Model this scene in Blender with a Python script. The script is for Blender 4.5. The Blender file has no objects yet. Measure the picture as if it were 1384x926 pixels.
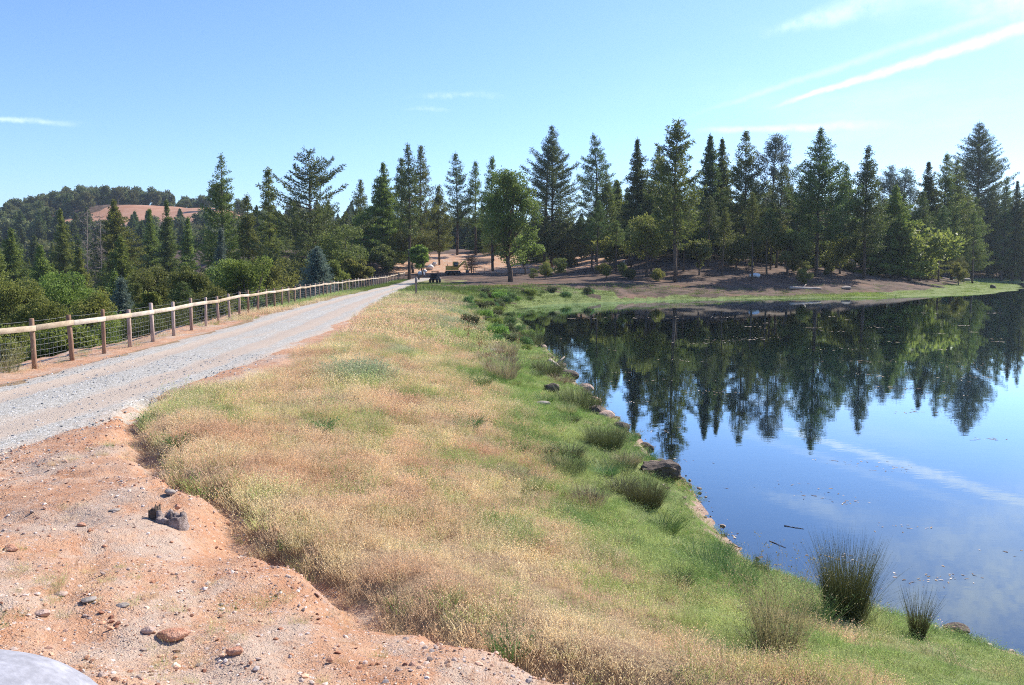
import bpy, math, random
import numpy as np
from mathutils import Vector, Matrix

# ------------------------------------------------------------------ camera, sky, sun, exposure
SC = bpy.context.scene
COL = SC.collection
CAM_Z = 4.6
PITCH = math.radians(5.2)
FPX = 1117.0                                   # focal length in pixels of the 1384 px wide photograph
cam_d = bpy.data.cameras.new("camera")
cam_d.sensor_width = 36.0
cam_d.lens = FPX / 1384.0 * 36.0
cam_d.clip_start = 0.05
cam_d.clip_end = 6000
cam = bpy.data.objects.new("camera", cam_d)
COL.objects.link(cam)
cam.location = (0, 0, CAM_Z)
cam.rotation_euler = (math.radians(90) - PITCH, 0, 0)
SC.camera = cam

SUN_AZ, SUN_EL = math.radians(50), math.radians(41)   # azimuth clockwise from +Y
def pix_dir(px, py):
    """world direction of a photograph pixel"""
    x = (px - 692) / FPX; y = (463 - py) / FPX
    c, s = math.cos(PITCH), math.sin(PITCH)
    return np.array([x, c + y * s, -s + y * c])

world = bpy.data.worlds.new("World"); SC.world = world; world.use_nodes = True
wt = world.node_tree; wn = wt.nodes; wl = wt.links
wn.clear()
w_out = wn.new('ShaderNodeOutputWorld'); w_bg = wn.new('ShaderNodeBackground')
sky = wn.new('ShaderNodeTexSky'); sky.sky_type = 'NISHITA'; sky.sun_disc = False
sky.sun_elevation = SUN_EL; sky.sun_rotation = SUN_AZ
sky.air_density = 1.0; sky.dust_density = 0.6; sky.ozone_density = 2.2; sky.altitude = 300
w_bg.inputs['Strength'].default_value = 0.110
wl.new(w_bg.outputs[0], w_out.inputs[0])
tc = wn.new('ShaderNodeTexCoord')
def wmath(op, a, b=None, c=None):
    n = wn.new('ShaderNodeMath'); n.operation = op
    for i, v in enumerate((a, b, c)):
        if v is None: continue
        if isinstance(v, (int, float)): n.inputs[i].default_value = v
        else: wl.new(v, n.inputs[i])
    return n.outputs[0]
def wdot(v):
    n = wn.new('ShaderNodeVectorMath'); n.operation = 'DOT_PRODUCT'
    wl.new(tc.outputs['Generated'], n.inputs[0]); n.inputs[1].default_value = tuple(v)
    return n.outputs['Value']
def wramp(x, a, b, lo=0.0, hi=1.0, smooth=True):
    n = wn.new('ShaderNodeMapRange'); n.interpolation_type = 'SMOOTHSTEP' if smooth else 'LINEAR'
    wl.new(x, n.inputs[0])
    for i, v in zip((1, 2, 3, 4), (a, b, lo, hi)): n.inputs[i].default_value = v
    return n.outputs[0]
def wnoise(scale, detail=4.0, rough=0.55, stretch=(1, 1, 1)):
    m = wn.new('ShaderNodeMapping'); m.inputs['Scale'].default_value = stretch
    wl.new(tc.outputs['Generated'], m.inputs['Vector'])
    n = wn.new('ShaderNodeTexNoise'); n.inputs['Scale'].default_value = scale
    n.inputs['Detail'].default_value = detail; n.inputs['Roughness'].default_value = rough
    wl.new(m.outputs[0], n.inputs['Vector'])
    return n.outputs['Fac']
streak_noise = wnoise(26, 5, 0.6)
fine_noise = wnoise(90, 4, 0.6)
soft_noise = wnoise(5, 5, 0.6, (1, 1, 3.5))
# contrails: straight lines across the sky are planes through the observer
def streak(p0, p1, w0, w1, amount, rough=0.5, fade0=0.12, fade1=0.12, ext=0.0):
    a = pix_dir(*p0); b = pix_dir(*p1); a /= np.linalg.norm(a); b /= np.linalg.norm(b)
    n = np.cross(a, b); n /= np.linalg.norm(n)
    if n[2] < 0: n = -n
    tng = b - a; L = np.linalg.norm(tng); tng /= L
    t0 = float(a @ tng); t1 = float(b @ tng) + ext
    t = wdot(tng)
    off = wmath('MULTIPLY_ADD', streak_noise, 0.010 * rough * 2, -0.005 * rough * 2)
    d = wmath('ABSOLUTE', wmath('ADD', wdot(n), off))
    wd = wramp(t, t0, t1, w0 / FPX, w1 / FPX, False)
    band = wramp(wmath('DIVIDE', d, wd), 1.0, 0.0)
    e = wmath('MULTIPLY', wramp(t, t0, t0 + L * fade0), wramp(t, t1 - L * fade1, t1, 1, 0))
    tex = wramp(wmath('ADD', wmath('MULTIPLY', streak_noise, .5), wmath('MULTIPLY', fine_noise, .5)), 0.32, 0.62, 1 - rough, 1)
    return wmath('MULTIPLY', wmath('MULTIPLY', wmath('MULTIPLY', band, e), tex), amount)
clouds = [
    streak((1030, 148), (1384, 38), 3, 20, 0.74, 0.55, .25, .1, 0.25),
    streak((1020, 52), (1250, -22), 6, 34, 0.34, 0.8, .3, .4),
    streak((900, 168), (1384, 8), 4, 13, 0.20, 0.5, .35, .1, .2),
    streak((930, 176), (1240, 168), 5, 9, 0.38, 0.6, .2, .4),
    streak((-60, 160), (130, 168), 4, 5, 0.42, 0.7, .3, .6),
    streak((540, 132), (700, 129), 5, 6, 0.22, 0.9, .4, .5),
    streak((540, 146), (620, 148), 3, 4, 0.16, 0.9, .4, .5),
    streak((1080, -120), (1500, 20), 24, 80, 0.38, 0.8, .3, .1),
    streak((760, -260), (1500, -90), 24, 95, 0.70, 0.8, .3, .1),
]
tot = clouds[0]
for c_ in clouds[1:]: tot = wmath('MAXIMUM', tot, c_)
veil = wmath('MULTIPLY', wramp(soft_noise, 0.42, 0.85), wramp(wdot((0.8, 0.5, 0.1)), 0.55, 0.95, 0.0, 0.30))
tot = wmath('MINIMUM', wmath('ADD', tot, veil), 0.95)
w_mix = wn.new('ShaderNodeMix'); w_mix.data_type = 'RGBA'
w_tint = wn.new('ShaderNodeMix'); w_tint.data_type = 'RGBA'; w_tint.blend_type = 'MULTIPLY'; w_tint.inputs['Factor'].default_value = 1
wl.new(sky.outputs[0], w_tint.inputs['A']); w_tint.inputs['B'].default_value = (0.79, 0.95, 1.26, 1)
wl.new(tot, w_mix.inputs['Factor']); wl.new(w_tint.outputs['Result'], w_mix.inputs['A'])
w_mix.inputs['B'].default_value = (8.4, 9.2, 10.4, 1)
wl.new(w_mix.outputs['Result'], w_bg.inputs['Color'])

sun_d = bpy.data.lights.new("sun", 'SUN'); sun_d.energy = 5.0; sun_d.angle = math.radians(0.5); sun_d.color = (1.0, 0.93, 0.82)
sun = bpy.data.objects.new("sun", sun_d); COL.objects.link(sun); sun.location = (40, 20, 60)
sd = Vector((math.sin(SUN_AZ) * math.cos(SUN_EL), math.cos(SUN_AZ) * math.cos(SUN_EL), math.sin(SUN_EL)))
sun.rotation_euler = sd.to_track_quat('Z', 'Y').to_euler()
SC.view_settings.view_transform = 'Standard'; SC.view_settings.look = 'None'
SC.view_settings.exposure = 0.72; SC.view_settings.gamma = 1.0
SC.cycles.max_bounces = 6; SC.cycles.diffuse_bounces = 3; SC.cycles.glossy_bounces = 2
SC.cycles.transmission_bounces = 3; SC.cycles.transparent_max_bounces = 8; SC.cycles.volume_bounces = 0
SC.cycles.caustics_reflective = False; SC.cycles.caustics_refractive = False
SC.cycles.use_denoising = False; SC.cycles.filter_width = 1.05

# ------------------------------------------------------------------ small helpers
def tag(o, label=None, cat=None, group=None, kind=None):
    if label: o['label'] = label
    if cat: o['category'] = cat
    if group: o['group'] = group
    if kind: o['kind'] = kind
    return o
def empty(name, loc, rz=0.0):
    o = bpy.data.objects.new(name, None); COL.objects.link(o)
    o.location = tuple(float(v) for v in loc); o.rotation_euler = (0, 0, rz); o.empty_display_size = 0.3
    return o
def mesh(name, V, F, mat=None, attrs=None, smooth=False):
    """V (n,3); F (m,k) array or a list of such arrays"""
    V = np.asarray(V, dtype=np.float32)
    Fs = [np.asarray(f, dtype=np.int32) for f in (F if isinstance(F, list) else [F])]
    Fs = [f for f in Fs if len(f)]
    me = bpy.data.meshes.new(name)
    me.vertices.add(len(V)); me.vertices.foreach_set('co', V.ravel())
    idx = np.concatenate([f.ravel() for f in Fs]); sizes = np.concatenate([np.full(len(f), f.shape[1], np.int32) for f in Fs])
    me.loops.add(len(idx)); me.loops.foreach_set('vertex_index', idx)
    me.polygons.add(len(sizes)); starts = np.concatenate([[0], np.cumsum(sizes)[:-1]]).astype(np.int32)
    me.polygons.foreach_set('loop_start', starts); me.polygons.foreach_set('loop_total', sizes)
    if smooth: me.polygons.foreach_set('use_smooth', np.ones(len(sizes), bool))
    for k, a in (attrs or {}).items():
        a = np.asarray(a, dtype=np.float32)
        if a.ndim == 1:
            at = me.attributes.new(k, 'FLOAT', 'POINT'); at.data.foreach_set('value', a)
        else:
            at = me.attributes.new(k, 'FLOAT_COLOR', 'POINT'); at.data.foreach_set('color', a.ravel())
    me.update(calc_edges=True)
    if mat: me.materials.append(mat)
    return me
def obj(name, me, parent=None, loc=(0, 0, 0), rz=0.0):
    o = bpy.data.objects.new(name, me); COL.objects.link(o)
    o.location = tuple(float(v) for v in loc); o.rotation_euler = (0, 0, rz)
    if parent: o.parent = parent
    return o
class MB:
    """collects shapes into one mesh"""
    def __init__(s): s.V = []; s.F = {3: [], 4: []}; s.n = 0
    def add(s, V, F):
        V = np.asarray(V, float); F = np.asarray(F)
        s.V.append(V); s.F[F.shape[1]].append(F + s.n); s.n += len(V)
    def box(s, c, size, rz=0, bev=0.0, rx=0, ry=0):
        x, y, z = [v / 2 for v in size]
        b = min(bev, x * .9, y * .9, z * .9)
        M = np.array(Matrix.Rotation(rz, 3, 'Z') @ Matrix.Rotation(ry, 3, 'Y') @ Matrix.Rotation(rx, 3, 'X'))
        if b <= 0:
            V = np.array([[i, j, k] for k in (-z, z) for j in (-y, y) for i in (-x, x)])
            F = [[0, 2, 3, 1], [4, 5, 7, 6], [0, 1, 5, 4], [2, 6, 7, 3], [0, 4, 6, 2], [1, 3, 7, 5]]
            s.add(V @ M.T + c, F); return
        # chamfered box from rings
        def ring(hx, hy, zz): return [(-hx + b, -hy, zz), (hx - b, -hy, zz), (hx, -hy + b, zz), (hx, hy - b, zz), (hx - b, hy, zz), (-hx + b, hy, zz), (-hx, hy - b, zz), (-hx, -hy + b, zz)]
        R = [ring(x - b, y - b, -z), ring(x, y, -z + b), ring(x, y, z - b), ring(x - b, y - b, z)]
        V = np.array([p for r in R for p in r]); F = []
        for k in range(3):
            for i in range(8):
                j = (i + 1) % 8; F.append([k * 8 + i, k * 8 + j, k * 8 + 8 + j, k * 8 + 8 + i])
        for o_, flip in ((0, 1), (24, 0)):
            for q in ([0, 1, 2, 3], [0, 3, 4, 7], [4, 5, 6, 7]):
                q = [o_ + v for v in q]; F.append(q[::-1] if flip else q)
        s.add(V @ M.T + c, F)
    def tube(s, P, R, n=6, cap=True):
        P = np.asarray(P, float); R = np.broadcast_to(np.asarray(R, float), (len(P),))
        T = np.gradient(P, axis=0); T /= np.linalg.norm(T, axis=1)[:, None] + 1e-9
        ref = np.array([0, 0, 1.0]) if abs(T[0][2]) < .9 else np.array([1.0, 0, 0])
        A = np.cross(T, ref); A /= np.linalg.norm(A, axis=1)[:, None] + 1e-9; B = np.cross(T, A)
        th = np.arange(n) * 2 * math.pi / n
        V = P[:, None, :] + R[:, None, None] * (A[:, None, :] * np.cos(th)[None, :, None] + B[:, None, :] * np.sin(th)[None, :, None])
        V = V.reshape(-1, 3); F = []
        k = len(P); i = np.arange(k - 1)[:, None] * n; j = np.arange(n)[None, :]; jn = (j + 1) % n
        F = np.stack([i + j, i + n + j, i + n + jn, i + jn], -1).reshape(-1, 4)
        if cap:
            V = np.vstack([V, P[0], P[-1]]); c0 = k * n; c1 = c0 + 1
            s.add(V, F)
            base = s.n - len(V); jj = np.arange(n); jn = (jj + 1) % n
            s.F[3].append(np.stack([np.full(n, c0), jj, jn], -1) + base)
            s.F[3].append(np.stack([np.full(n, c1), (k - 1) * n + jn, (k - 1) * n + jj], -1) + base)
        else: s.add(V, F)
    def build(s, name, mat=None, parent=None, smooth=False, loc=(0, 0, 0), rz=0, attrs=None):
        Fs = [np.concatenate(v) for v in s.F.values() if v]
        return obj(name, mesh(name, np.concatenate(s.V), Fs, mat, attrs, smooth), parent, loc, rz)

# value noise
_rs = np.random.RandomState(7); _tab = _rs.rand(256, 256)
def vnoise(x, y):
    x = np.asarray(x, float); y = np.asarray(y, float)
    xi = np.floor(x).astype(int); yi = np.floor(y).astype(int); fx = x - xi; fy = y - yi
    fx = fx * fx * (3 - 2 * fx); fy = fy * fy * (3 - 2 * fy)
    a = _tab[xi & 255, yi & 255]; b = _tab[(xi + 1) & 255, yi & 255]; c = _tab[xi & 255, (yi + 1) & 255]; d = _tab[(xi + 1) & 255, (yi + 1) & 255]
    return (a * (1 - fx) + b * fx) * (1 - fy) + (c * (1 - fx) + d * fx) * fy
def fbm(x, y, o=4):
    x = np.asarray(x, float); y = np.asarray(y, float); s = 0; a = 1; t = 0
    for k in range(o):
        s = s + a * vnoise(x * 2 ** k + 17.3 * k, y * 2 ** k + 9.1 * k); t += a; a *= .5
    return s / t                      # 0..1, mean .5
def sm(a, b, x):
    t = np.clip((np.asarray(x, float) - a) / (b - a), 0, 1); return t * t * (3 - 2 * t)
def seg_dist(x, y, P, closed=False):
    P = np.asarray(P, float); d = np.full(np.shape(x), 1e9)
    Q = np.vstack([P, P[:1]]) if closed else P
    for (ax, ay), (bx, by) in zip(Q[:-1], Q[1:]):
        vx, vy = bx - ax, by - ay; t = np.clip(((x - ax) * vx + (y - ay) * vy) / (vx * vx + vy * vy), 0, 1)
        d = np.minimum(d, np.hypot(x - ax - t * vx, y - ay - t * vy))
    return d
def inside(x, y, P):
    P = np.asarray(P, float); r = np.zeros(np.shape(x), bool); n = len(P)
    for i in range(n):
        x1, y1 = P[i]; x2, y2 = P[(i + 1) % n]
        c = ((y1 > y) != (y2 > y)) & (x < (x2 - x1) * (y - y1) / ((y2 - y1) if y2 != y1 else 1e-9) + x1)
        r ^= c
    return r

# ------------------------------------------------------------------ terrain shape
SHORE = [(60, 1), (14, 5.4), (9, 7.5), (6.1, 9.2), (4.9, 10.6), (3.8, 12.4), (3.6, 15), (3.65, 18.5), (3.4, 21.6), (2.9, 26.6), (2.3, 37),
         (.5, 66), (-.2, 82), (.4, 92), (4, 101), (10, 108), (16, 113), (22, 117), (34, 121), (58, 128), (82, 142), (105, 172), (136, 222),
         (127, 238), (142, 252), (200, 266), (330, 240), (300, 40), (150, -20)]
BOUND = [(-7.0, 17), (-6.3, 14.2), (-5.4, 12.2), (-4.1, 10.4), (-3.0, 8.8), (-2.06, 7.6), (-.72, 6.2), (.52, 5.3), (2.2, 4.3), (5, 2.2), (9, -3)]   # dirt / grass edge
ZC = 2.05
def road_r(y): return np.interp(y, [-30, 0, 11, 13, 22, 34, 66, 114, 135, 160], [-9, -7.2, -6.8, -6.6, -6.8, -7.4, -10.2, -14.0, -15.0, -13.5])
def road_l(y): return np.interp(y, [-30, 0, 20, 33, 45, 71, 124, 160], [-11.6, -11.2, -11.3, -12.1, -13.3, -15.2, -17.6, -19.0])
def fence_x(y): return np.interp(y, [-30, 0, 21, 33.5, 45, 79, 158], [-12.0, -12.0, -12.1, -13.0, -14.4, -17.2, -20.5])
def valley_edge(y): return np.interp(y, [-30, 150, 175, 220, 300, 400], [0, 0, 9, 38, 95, 150])
def shore_d(x, y):
    x = np.asarray(x, float); y = np.asarray(y, float)
    d = seg_dist(x, y, SHORE, True); d = np.where(inside(x, y, SHORE), -d, d)
    k = np.clip(y / 100, .12, 1.6)
    return d + (fbm(x / (1.2 + 4 * k), y / (1.2 + 4 * k) + 40, 4) - .5) * (0.35 + 2.2 * k)
def bound_d(x, y):
    """positive on the bare dirt side"""
    P = BOUND + [(-40, -40), (-40, 17)]
    d = seg_dist(x, y, BOUND); d = np.where(inside(x, y, P), d, -d)
    return d + (fbm(np.asarray(x) * 1.1 + 3, np.asarray(y) * 1.1, 3) - .5) * 0.9
def terrain(x, y, detail=True):
    x = np.asarray(x, float); y = np.asarray(y, float)
    dS = shore_d(x, y); dp = np.maximum(dS, 0)
    t = np.clip(dp / 8.5, 0, 1)
    z_dam = ZC * (1 - (1 - t) ** 1.5) + .10 * sm(0, .5, dp) * (1 - sm(3, 8, dp))
    bd = bound_d(x, y)
    mound = np.clip(.19 * bd, -.02, 1.05) * sm(0, 4.0, x - road_r(y)) * sm(24, 12, y)
    z_dam = z_dam + np.where(bd > 0, mound, 0) + .12 * sm(.8, 0, np.abs(bd + .5)) * (y < 17) - .20 * sm(.45, 0, np.abs(bd - .25)) * (y < 16)
    # far side
    gR = np.interp(dp, [0, 8, 14, 25, 50, 90, 200], [0, .5, 1.5, 3.7, 7.2, 9.4, 12])
    gL = np.interp(y, [100, 130, 158, 178, 215, 260, 400], [2.05, 2.15, 2.6, 3.7, 8.6, 10, 12]) * np.clip(dp / 11, 0, 1) ** .7
    mx = sm(4, 42, x)
    z_far = gL * (1 - mx) + gR * mx
    w = sm(104, 132, y)
    z = z_dam * (1 - w) + z_far * w
    # valley below the dam
    dv = fence_x(y) - 1.0 - valley_edge(y) - x
    ya = np.maximum(y, 50); a = x / ya
    prof = np.interp(y, [0, 120, 200, 350, 470, 545, 650, 1500], [-14, -13, -8, 6, 30, 44, 38, 46])
    lat = np.interp(a, [-1.2, -.66, -.6, -.55, -.5, -.36, -.25, -.1, .3, .6, 1.2], [.5, .66, .8, .93, 1, .97, .72, .56, .56, .75, .9])
    zv = np.where(prof > 0, prof * lat, prof)
    slope = np.where(y < 155, .58, .58 - .30 * sm(155, 200, y))
    z = np.where(dv > 0, np.maximum(z - slope * dv, zv), z)
    z = np.where((dS > 30) & (dv <= 0) | (dv > 0), np.maximum(z, zv), z)
    # ground unevenness
    n1 = fbm(x / 14, y / 14, 3) - .5
    z = z + n1 * 1.2 * sm(125, 200, y) * sm(3, 20, dp) + (fbm(x / 60, y / 60 + 5, 3) - .5) * 9 * sm(260, 520, y)
    if detail:
        onroad = sm(.6, -.3, x - road_r(y)) * sm(-.6, .3, x - road_l(y))
        z = z + (fbm(x * .8, y * .8, 4) - .5) * .20 * sm(.1, 1.5, dp) * (1 - .75 * onroad)
        z = z + (fbm(x * 5, y * 5, 3) - .5) * .045 * sm(30, 20, y) * (1 - .7 * onroad)
        rill = np.abs(fbm((x + y * .6) * 1.1, (y - x * .6) * .35 + 12, 3) - .5) * 2; z = z - .05 * sm(.16, 0, rill) * (bd > .3) * (y < 14) * (x > road_r(y))
        rut = np.exp(-((x - (road_l(y) + 1.25)) / .3) ** 2) + np.exp(-((x - (road_l(y) + 2.95)) / .3) ** 2)
        z = z - .03 * rut * (y < 130)
    # lake bed
    bed = -np.interp(-dS, [0, 1.5, 5, 15, 40], [0, .05, .20, 1.2, 3.6])
    return np.where(dS < 0, bed + (fbm(x * .9, y * .9, 3) - .5) * .12 * sm(0, 1.5, -dS), z)
def T1(x, y): return float(terrain(np.array([x]), np.array([y]))[0])
def on_ground(px, py, d0=2.0, d1=700.0):
    """point of the terrain seen at a pixel of the photograph"""
    d = pix_dir(px, py); s = np.geomspace(d0, d1, 900) / d[1]
    X = d[0] * s; Y = d[1] * s; Z = CAM_Z + d[2] * s
    h = np.maximum(terrain(X, Y), 0.0); k = np.argmax(Z < h)
    if not (Z < h).any(): k = len(s) - 1
    return float(X[k]), float(Y[k]), float(h[k])
def at_dist(px, D): return (px - 692) / FPX * D * 1.0, D
def z_at(py, D):
    d = pix_dir(692, py); return CAM_Z + d[2] / d[1] * D

# ------------------------------------------------------------------ materials
def new_mat(name):
    m = bpy.data.materials.new(name); m.use_nodes = True
    nt = m.node_tree; b = nt.nodes['Principled BSDF']
    b.inputs['Roughness'].default_value = .9; b.inputs['Specular IOR Level'].default_value = .25
    return m, nt, b
class NT:
    def __init__(s, nt): s.nt = nt; s.N = nt.nodes; s.L = nt.links
    def n(s, t, **k):
        o = s.N.new(t)
        for a, v in k.items(): setattr(o, a, v)
        return o
    def set(s, sock, v):
        if hasattr(v, 'is_output') or isinstance(v, bpy.types.NodeSocket): s.L.new(v, sock)
        else: sock.default_value = v
    def math(s, op, *a):
        o = s.n('ShaderNodeMath', operation=op)
        for i, v in enumerate(a): s.set(o.inputs[i], v)
        return o.outputs[0]
    def mix(s, f, a, b, mode='MIX'):
        o = s.n('ShaderNodeMix', data_type='RGBA', blend_type=mode)
        s.set(o.inputs['Factor'], f)
        for k, v in (('A', a), ('B', b)):
            s.set(o.inputs[k], v if isinstance(v, bpy.types.NodeSocket) else (tuple(v) + (1,) if len(v) == 3 else v))
        return o.outputs['Result']
    def ramp(s, x, a, b, lo=0.0, hi=1.0):
        o = s.n('ShaderNodeMapRange', interpolation_type='SMOOTHSTEP'); s.L.new(x, o.inputs[0])
        for i, v in zip((1, 2, 3, 4), (a, b, lo, hi)): o.inputs[i].default_value = v
        return o.outputs[0]
    def pos(s): return s.n('ShaderNodeNewGeometry').outputs['Position']
    def objc(s): return s.n('ShaderNodeTexCoord').outputs['Object']
    def noise(s, vec, scale, detail=4, rough=.55, stretch=None, out='Fac'):
        if stretch:
            m = s.n('ShaderNodeMapping'); m.inputs['Scale'].default_value = stretch; s.L.new(vec, m.inputs['Vector']); vec = m.outputs[0]
        o = s.n('ShaderNodeTexNoise'); s.L.new(vec, o.inputs['Vector'])
        o.inputs['Scale'].default_value = scale; o.inputs['Detail'].default_value = detail; o.inputs['Roughness'].default_value = rough
        return o.outputs[out]
    def voro(s, vec, scale, feature='F1', out='Distance', rnd=1.0):
        o = s.n('ShaderNodeTexVoronoi', feature=feature); s.L.new(vec, o.inputs['Vector']); o.inputs['Scale'].default_value = scale
        o.inputs['Randomness'].default_value = rnd
        return o.outputs[out]
    def attr(s, name, out='Fac', kind='GEOMETRY'):
        o = s.n('ShaderNodeAttribute', attribute_type=kind, attribute_name=name); return o.outputs[out]
    def bump(s, h, strength, dist=.02, normal=None):
        o = s.n('ShaderNodeBump'); o.inputs['Strength'].default_value = strength; o.inputs['Distance'].default_value = dist
        s.L.new(h, o.inputs['Height'])
        if normal: s.L.new(normal, o.inputs['Normal'])
        return o.outputs[0]
def sep(t, c):
    o = t.n('ShaderNodeSeparateColor'); t.L.new(c, o.inputs[0]); return o.outputs[0], o.outputs[1], o.outputs[2]

def simple_mat(name, c1, c2, scale=6.0, rough=.85, bump=.3, bdist=.01, stretch=None, metal=0.0, spec=.25, var=.0):
    m, nt, b = new_mat(name); t = NT(nt); p = t.objc()
    n1 = t.noise(p, scale, 5, .6, stretch); n2 = t.noise(p, scale * 6, 3, .6, stretch)
    f = t.ramp(t.math('ADD', t.math('MULTIPLY', n1, .65), t.math('MULTIPLY', n2, .35)), .35, .65)
    hs = t.n('ShaderNodeHueSaturation'); nt.links.new(t.mix(f, c1, c2), hs.inputs['Color']); oi = t.n('ShaderNodeObjectInfo').outputs['Random']
    nt.links.new(t.math('MULTIPLY_ADD', oi, var, 1 - var * .5), hs.inputs['Value']); nt.links.new(t.math('MULTIPLY_ADD', oi, -var, 1 + var * .3), hs.inputs['Saturation'])
    nt.links.new(hs.outputs[0], b.inputs['Base Color'])
    b.inputs['Roughness'].default_value = rough; b.inputs['Metallic'].default_value = metal; b.inputs['Specular IOR Level'].default_value = spec
    if bump: nt.links.new(t.bump(n2, bump, bdist), b.inputs['Normal'])
    return m

# ---- ground material (vertex masks say what grows or lies where)
def ground_mat():
    m, nt, b = new_mat("ground_material"); t = NT(nt); p = t.pos()
    dirt, green, mud = sep(t, t.attr('mask_a', 'Color')); forest, field, grassy = sep(t, t.attr('mask_b', 'Color'))
    n_lo = t.noise(p, .6, 5, .6); n_mid = t.noise(p, 3.2, 5, .65); n_hi = t.noise(p, 22, 5, .7); n_px = t.noise(p, 80, 3, .7)
    v_col = t.voro(p, 26, 'F1', 'Color'); v_r, v_g, _ = sep(t, v_col); v_d = t.voro(p, 26)
    v2c = t.voro(p, 62, 'F1', 'Color'); w_r, w_g, _ = sep(t, v2c); v2_d = t.voro(p, 62)
    # bare dirt with stones
    dc = t.mix(t.ramp(n_mid, .34, .66), (.42, .215, .12), (.49, .30, .19))
    dc = t.mix(t.ramp(t.noise(p, .9, 6, .7, (1, .55, 1)), .46, .62), dc, (.45, .34, .26))
    dc = t.mix(t.math('MULTIPLY', t.ramp(n_hi, .5, .75), .5), dc, (.30, .13, .07))
    st = t.mix(w_g, (.34, .22, .17), (.66, .52, .44))
    dc = t.mix(t.math('MULTIPLY', t.ramp(w_r, .68, .74), t.ramp(v2_d, .5, .2)), dc, st)
    st2 = t.mix(v_g, (.30, .20, .16), (.62, .50, .44))
    dc = t.mix(t.math('MULTIPLY', t.ramp(v_r, .8, .84), t.ramp(v_d, .42, .25)), dc, st2)
    # soil and thatch under the grass
    gd = t.mix(t.ramp(n_mid, .35, .65), (.26, .165, .10), (.34, .245, .145))
    gg = t.mix(t.ramp(n_mid, .35, .65), (.115, .165, .045), (.21, .25, .085))
    gc = t.mix(t.ramp(t.math('ADD', green, t.math('MULTIPLY_ADD', n_hi, .5, -.25)), .25, .75), gd, gg)
    gc = t.mix(t.math('MULTIPLY', t.ramp(n_px, .45, .7), .45), gc, (.10, .075, .04))
    # mud by the water
    mc = t.mix(t.ramp(n_mid, .35, .65), (.28, .17, .125), (.42, .28, .21))
    mc = t.mix(t.ramp(w_r, .78, .82), mc, (.42, .36, .30))
    # forest floor: red brown needles, sticks, pale patches, darkened in place of tree shade
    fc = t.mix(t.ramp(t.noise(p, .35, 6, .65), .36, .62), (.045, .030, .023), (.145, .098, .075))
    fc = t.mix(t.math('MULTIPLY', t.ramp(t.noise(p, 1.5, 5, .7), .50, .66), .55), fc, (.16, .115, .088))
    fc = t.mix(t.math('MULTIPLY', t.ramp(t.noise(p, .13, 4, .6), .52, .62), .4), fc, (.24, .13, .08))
    # red ploughed field on the hill
    fl = t.mix(t.ramp(t.noise(p, .12, 5, .6), .3, .7), (.33, .165, .10), (.42, .235, .155))
    fl = t.mix(t.math('MULTIPLY', t.ramp(t.noise(p, .5, 4, .6, (.25, 1, 1)), .5, .7), .4), fl, (.30, .16, .10))
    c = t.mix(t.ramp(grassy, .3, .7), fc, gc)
    c = t.mix(t.ramp(field, .4, .6), c, fl)
    c = t.mix(t.ramp(t.math('ADD', dirt, t.math('MULTIPLY_ADD', n_hi, .6, -.3)), .35, .65), c, dc)
    c = t.mix(t.ramp(t.math('ADD', mud, t.math('MULTIPLY_ADD', n_mid, .5, -.25)), .4, .6), c, mc)
    nt.links.new(c, b.inputs['Base Color'])
    h = t.math('ADD', t.math('MULTIPLY', n_hi, .5), t.math('ADD', t.math('MULTIPLY', n_px, .25), t.math('MULTIPLY', t.ramp(v2_d, .5, .1), .12)))
    h = t.math('ADD', h, t.math('MULTIPLY', n_mid, 1.6))
    nt.links.new(t.bump(h, .9, .05), b.inputs['Normal'])
    b.inputs['Roughness'].default_value = .95; b.inputs['Specular IOR Level'].default_value = .15
    return m
def road_mat():
    m, nt, b = new_mat("gravel_road_material"); t = NT(nt); p = t.pos()
    u = t.attr('u')                            # 0 left edge .. 1 right edge
    n_lo = t.noise(p, .8, 6, .7, (1.6, .30, 1)); n_mid = t.noise(p, 4, 4, .6); n_hi = t.noise(p, 40, 4, .75)
    vc = t.voro(p, 34, 'F1', 'Color'); v_r, v_g, _ = sep(t, vc); v_d = t.voro(p, 34)
    g = t.mix(v_g, (.21, .20, .175), (.48, .45, .395))
    g = t.mix(t.ramp(v_r, .86, .9), g, (.58, .57, .55))
    g = t.mix(t.math('MULTIPLY', t.ramp(n_mid, .4, .7), .5), g, (.36, .34, .31))
    tan = t.mix(n_hi, (.40, .30, .22), (.48, .39, .31))
    # wheel tracks where the tan base shows
    tr = t.math('ADD', t.ramp(t.math('ABSOLUTE', t.math('SUBTRACT', u, .27)), .13, .02), t.ramp(t.math('ABSOLUTE', t.math('SUBTRACT', u, .72)), .15, .02))
    f = t.ramp(t.math('ADD', t.math('MULTIPLY', tr, .34), n_lo), .50, .76)
    e = t.ramp(t.math('ADD', t.math('ABSOLUTE', t.math('SUBTRACT', u, .5)), t.math('MULTIPLY_ADD', n_mid, .22, -.11)), .36, .50)
    f = t.math('MAXIMUM', f, e)
    c = t.mix(t.math('MULTIPLY', f, .78), g, tan)
    c = t.mix(t.math('MULTIPLY', t.ramp(n_hi, .56, .75), .35), c, (.20, .17, .15))
    nt.links.new(c, b.inputs['Base Color'])
    h = t.math('ADD', t.math('MULTIPLY', t.ramp(v_d, .5, .05), .6), t.math('MULTIPLY', n_hi, .5))
    nt.links.new(t.bump(h, .8, .02), b.inputs['Normal'])
    b.inputs['Specular IOR Level'].default_value = .2
    return m
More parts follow.
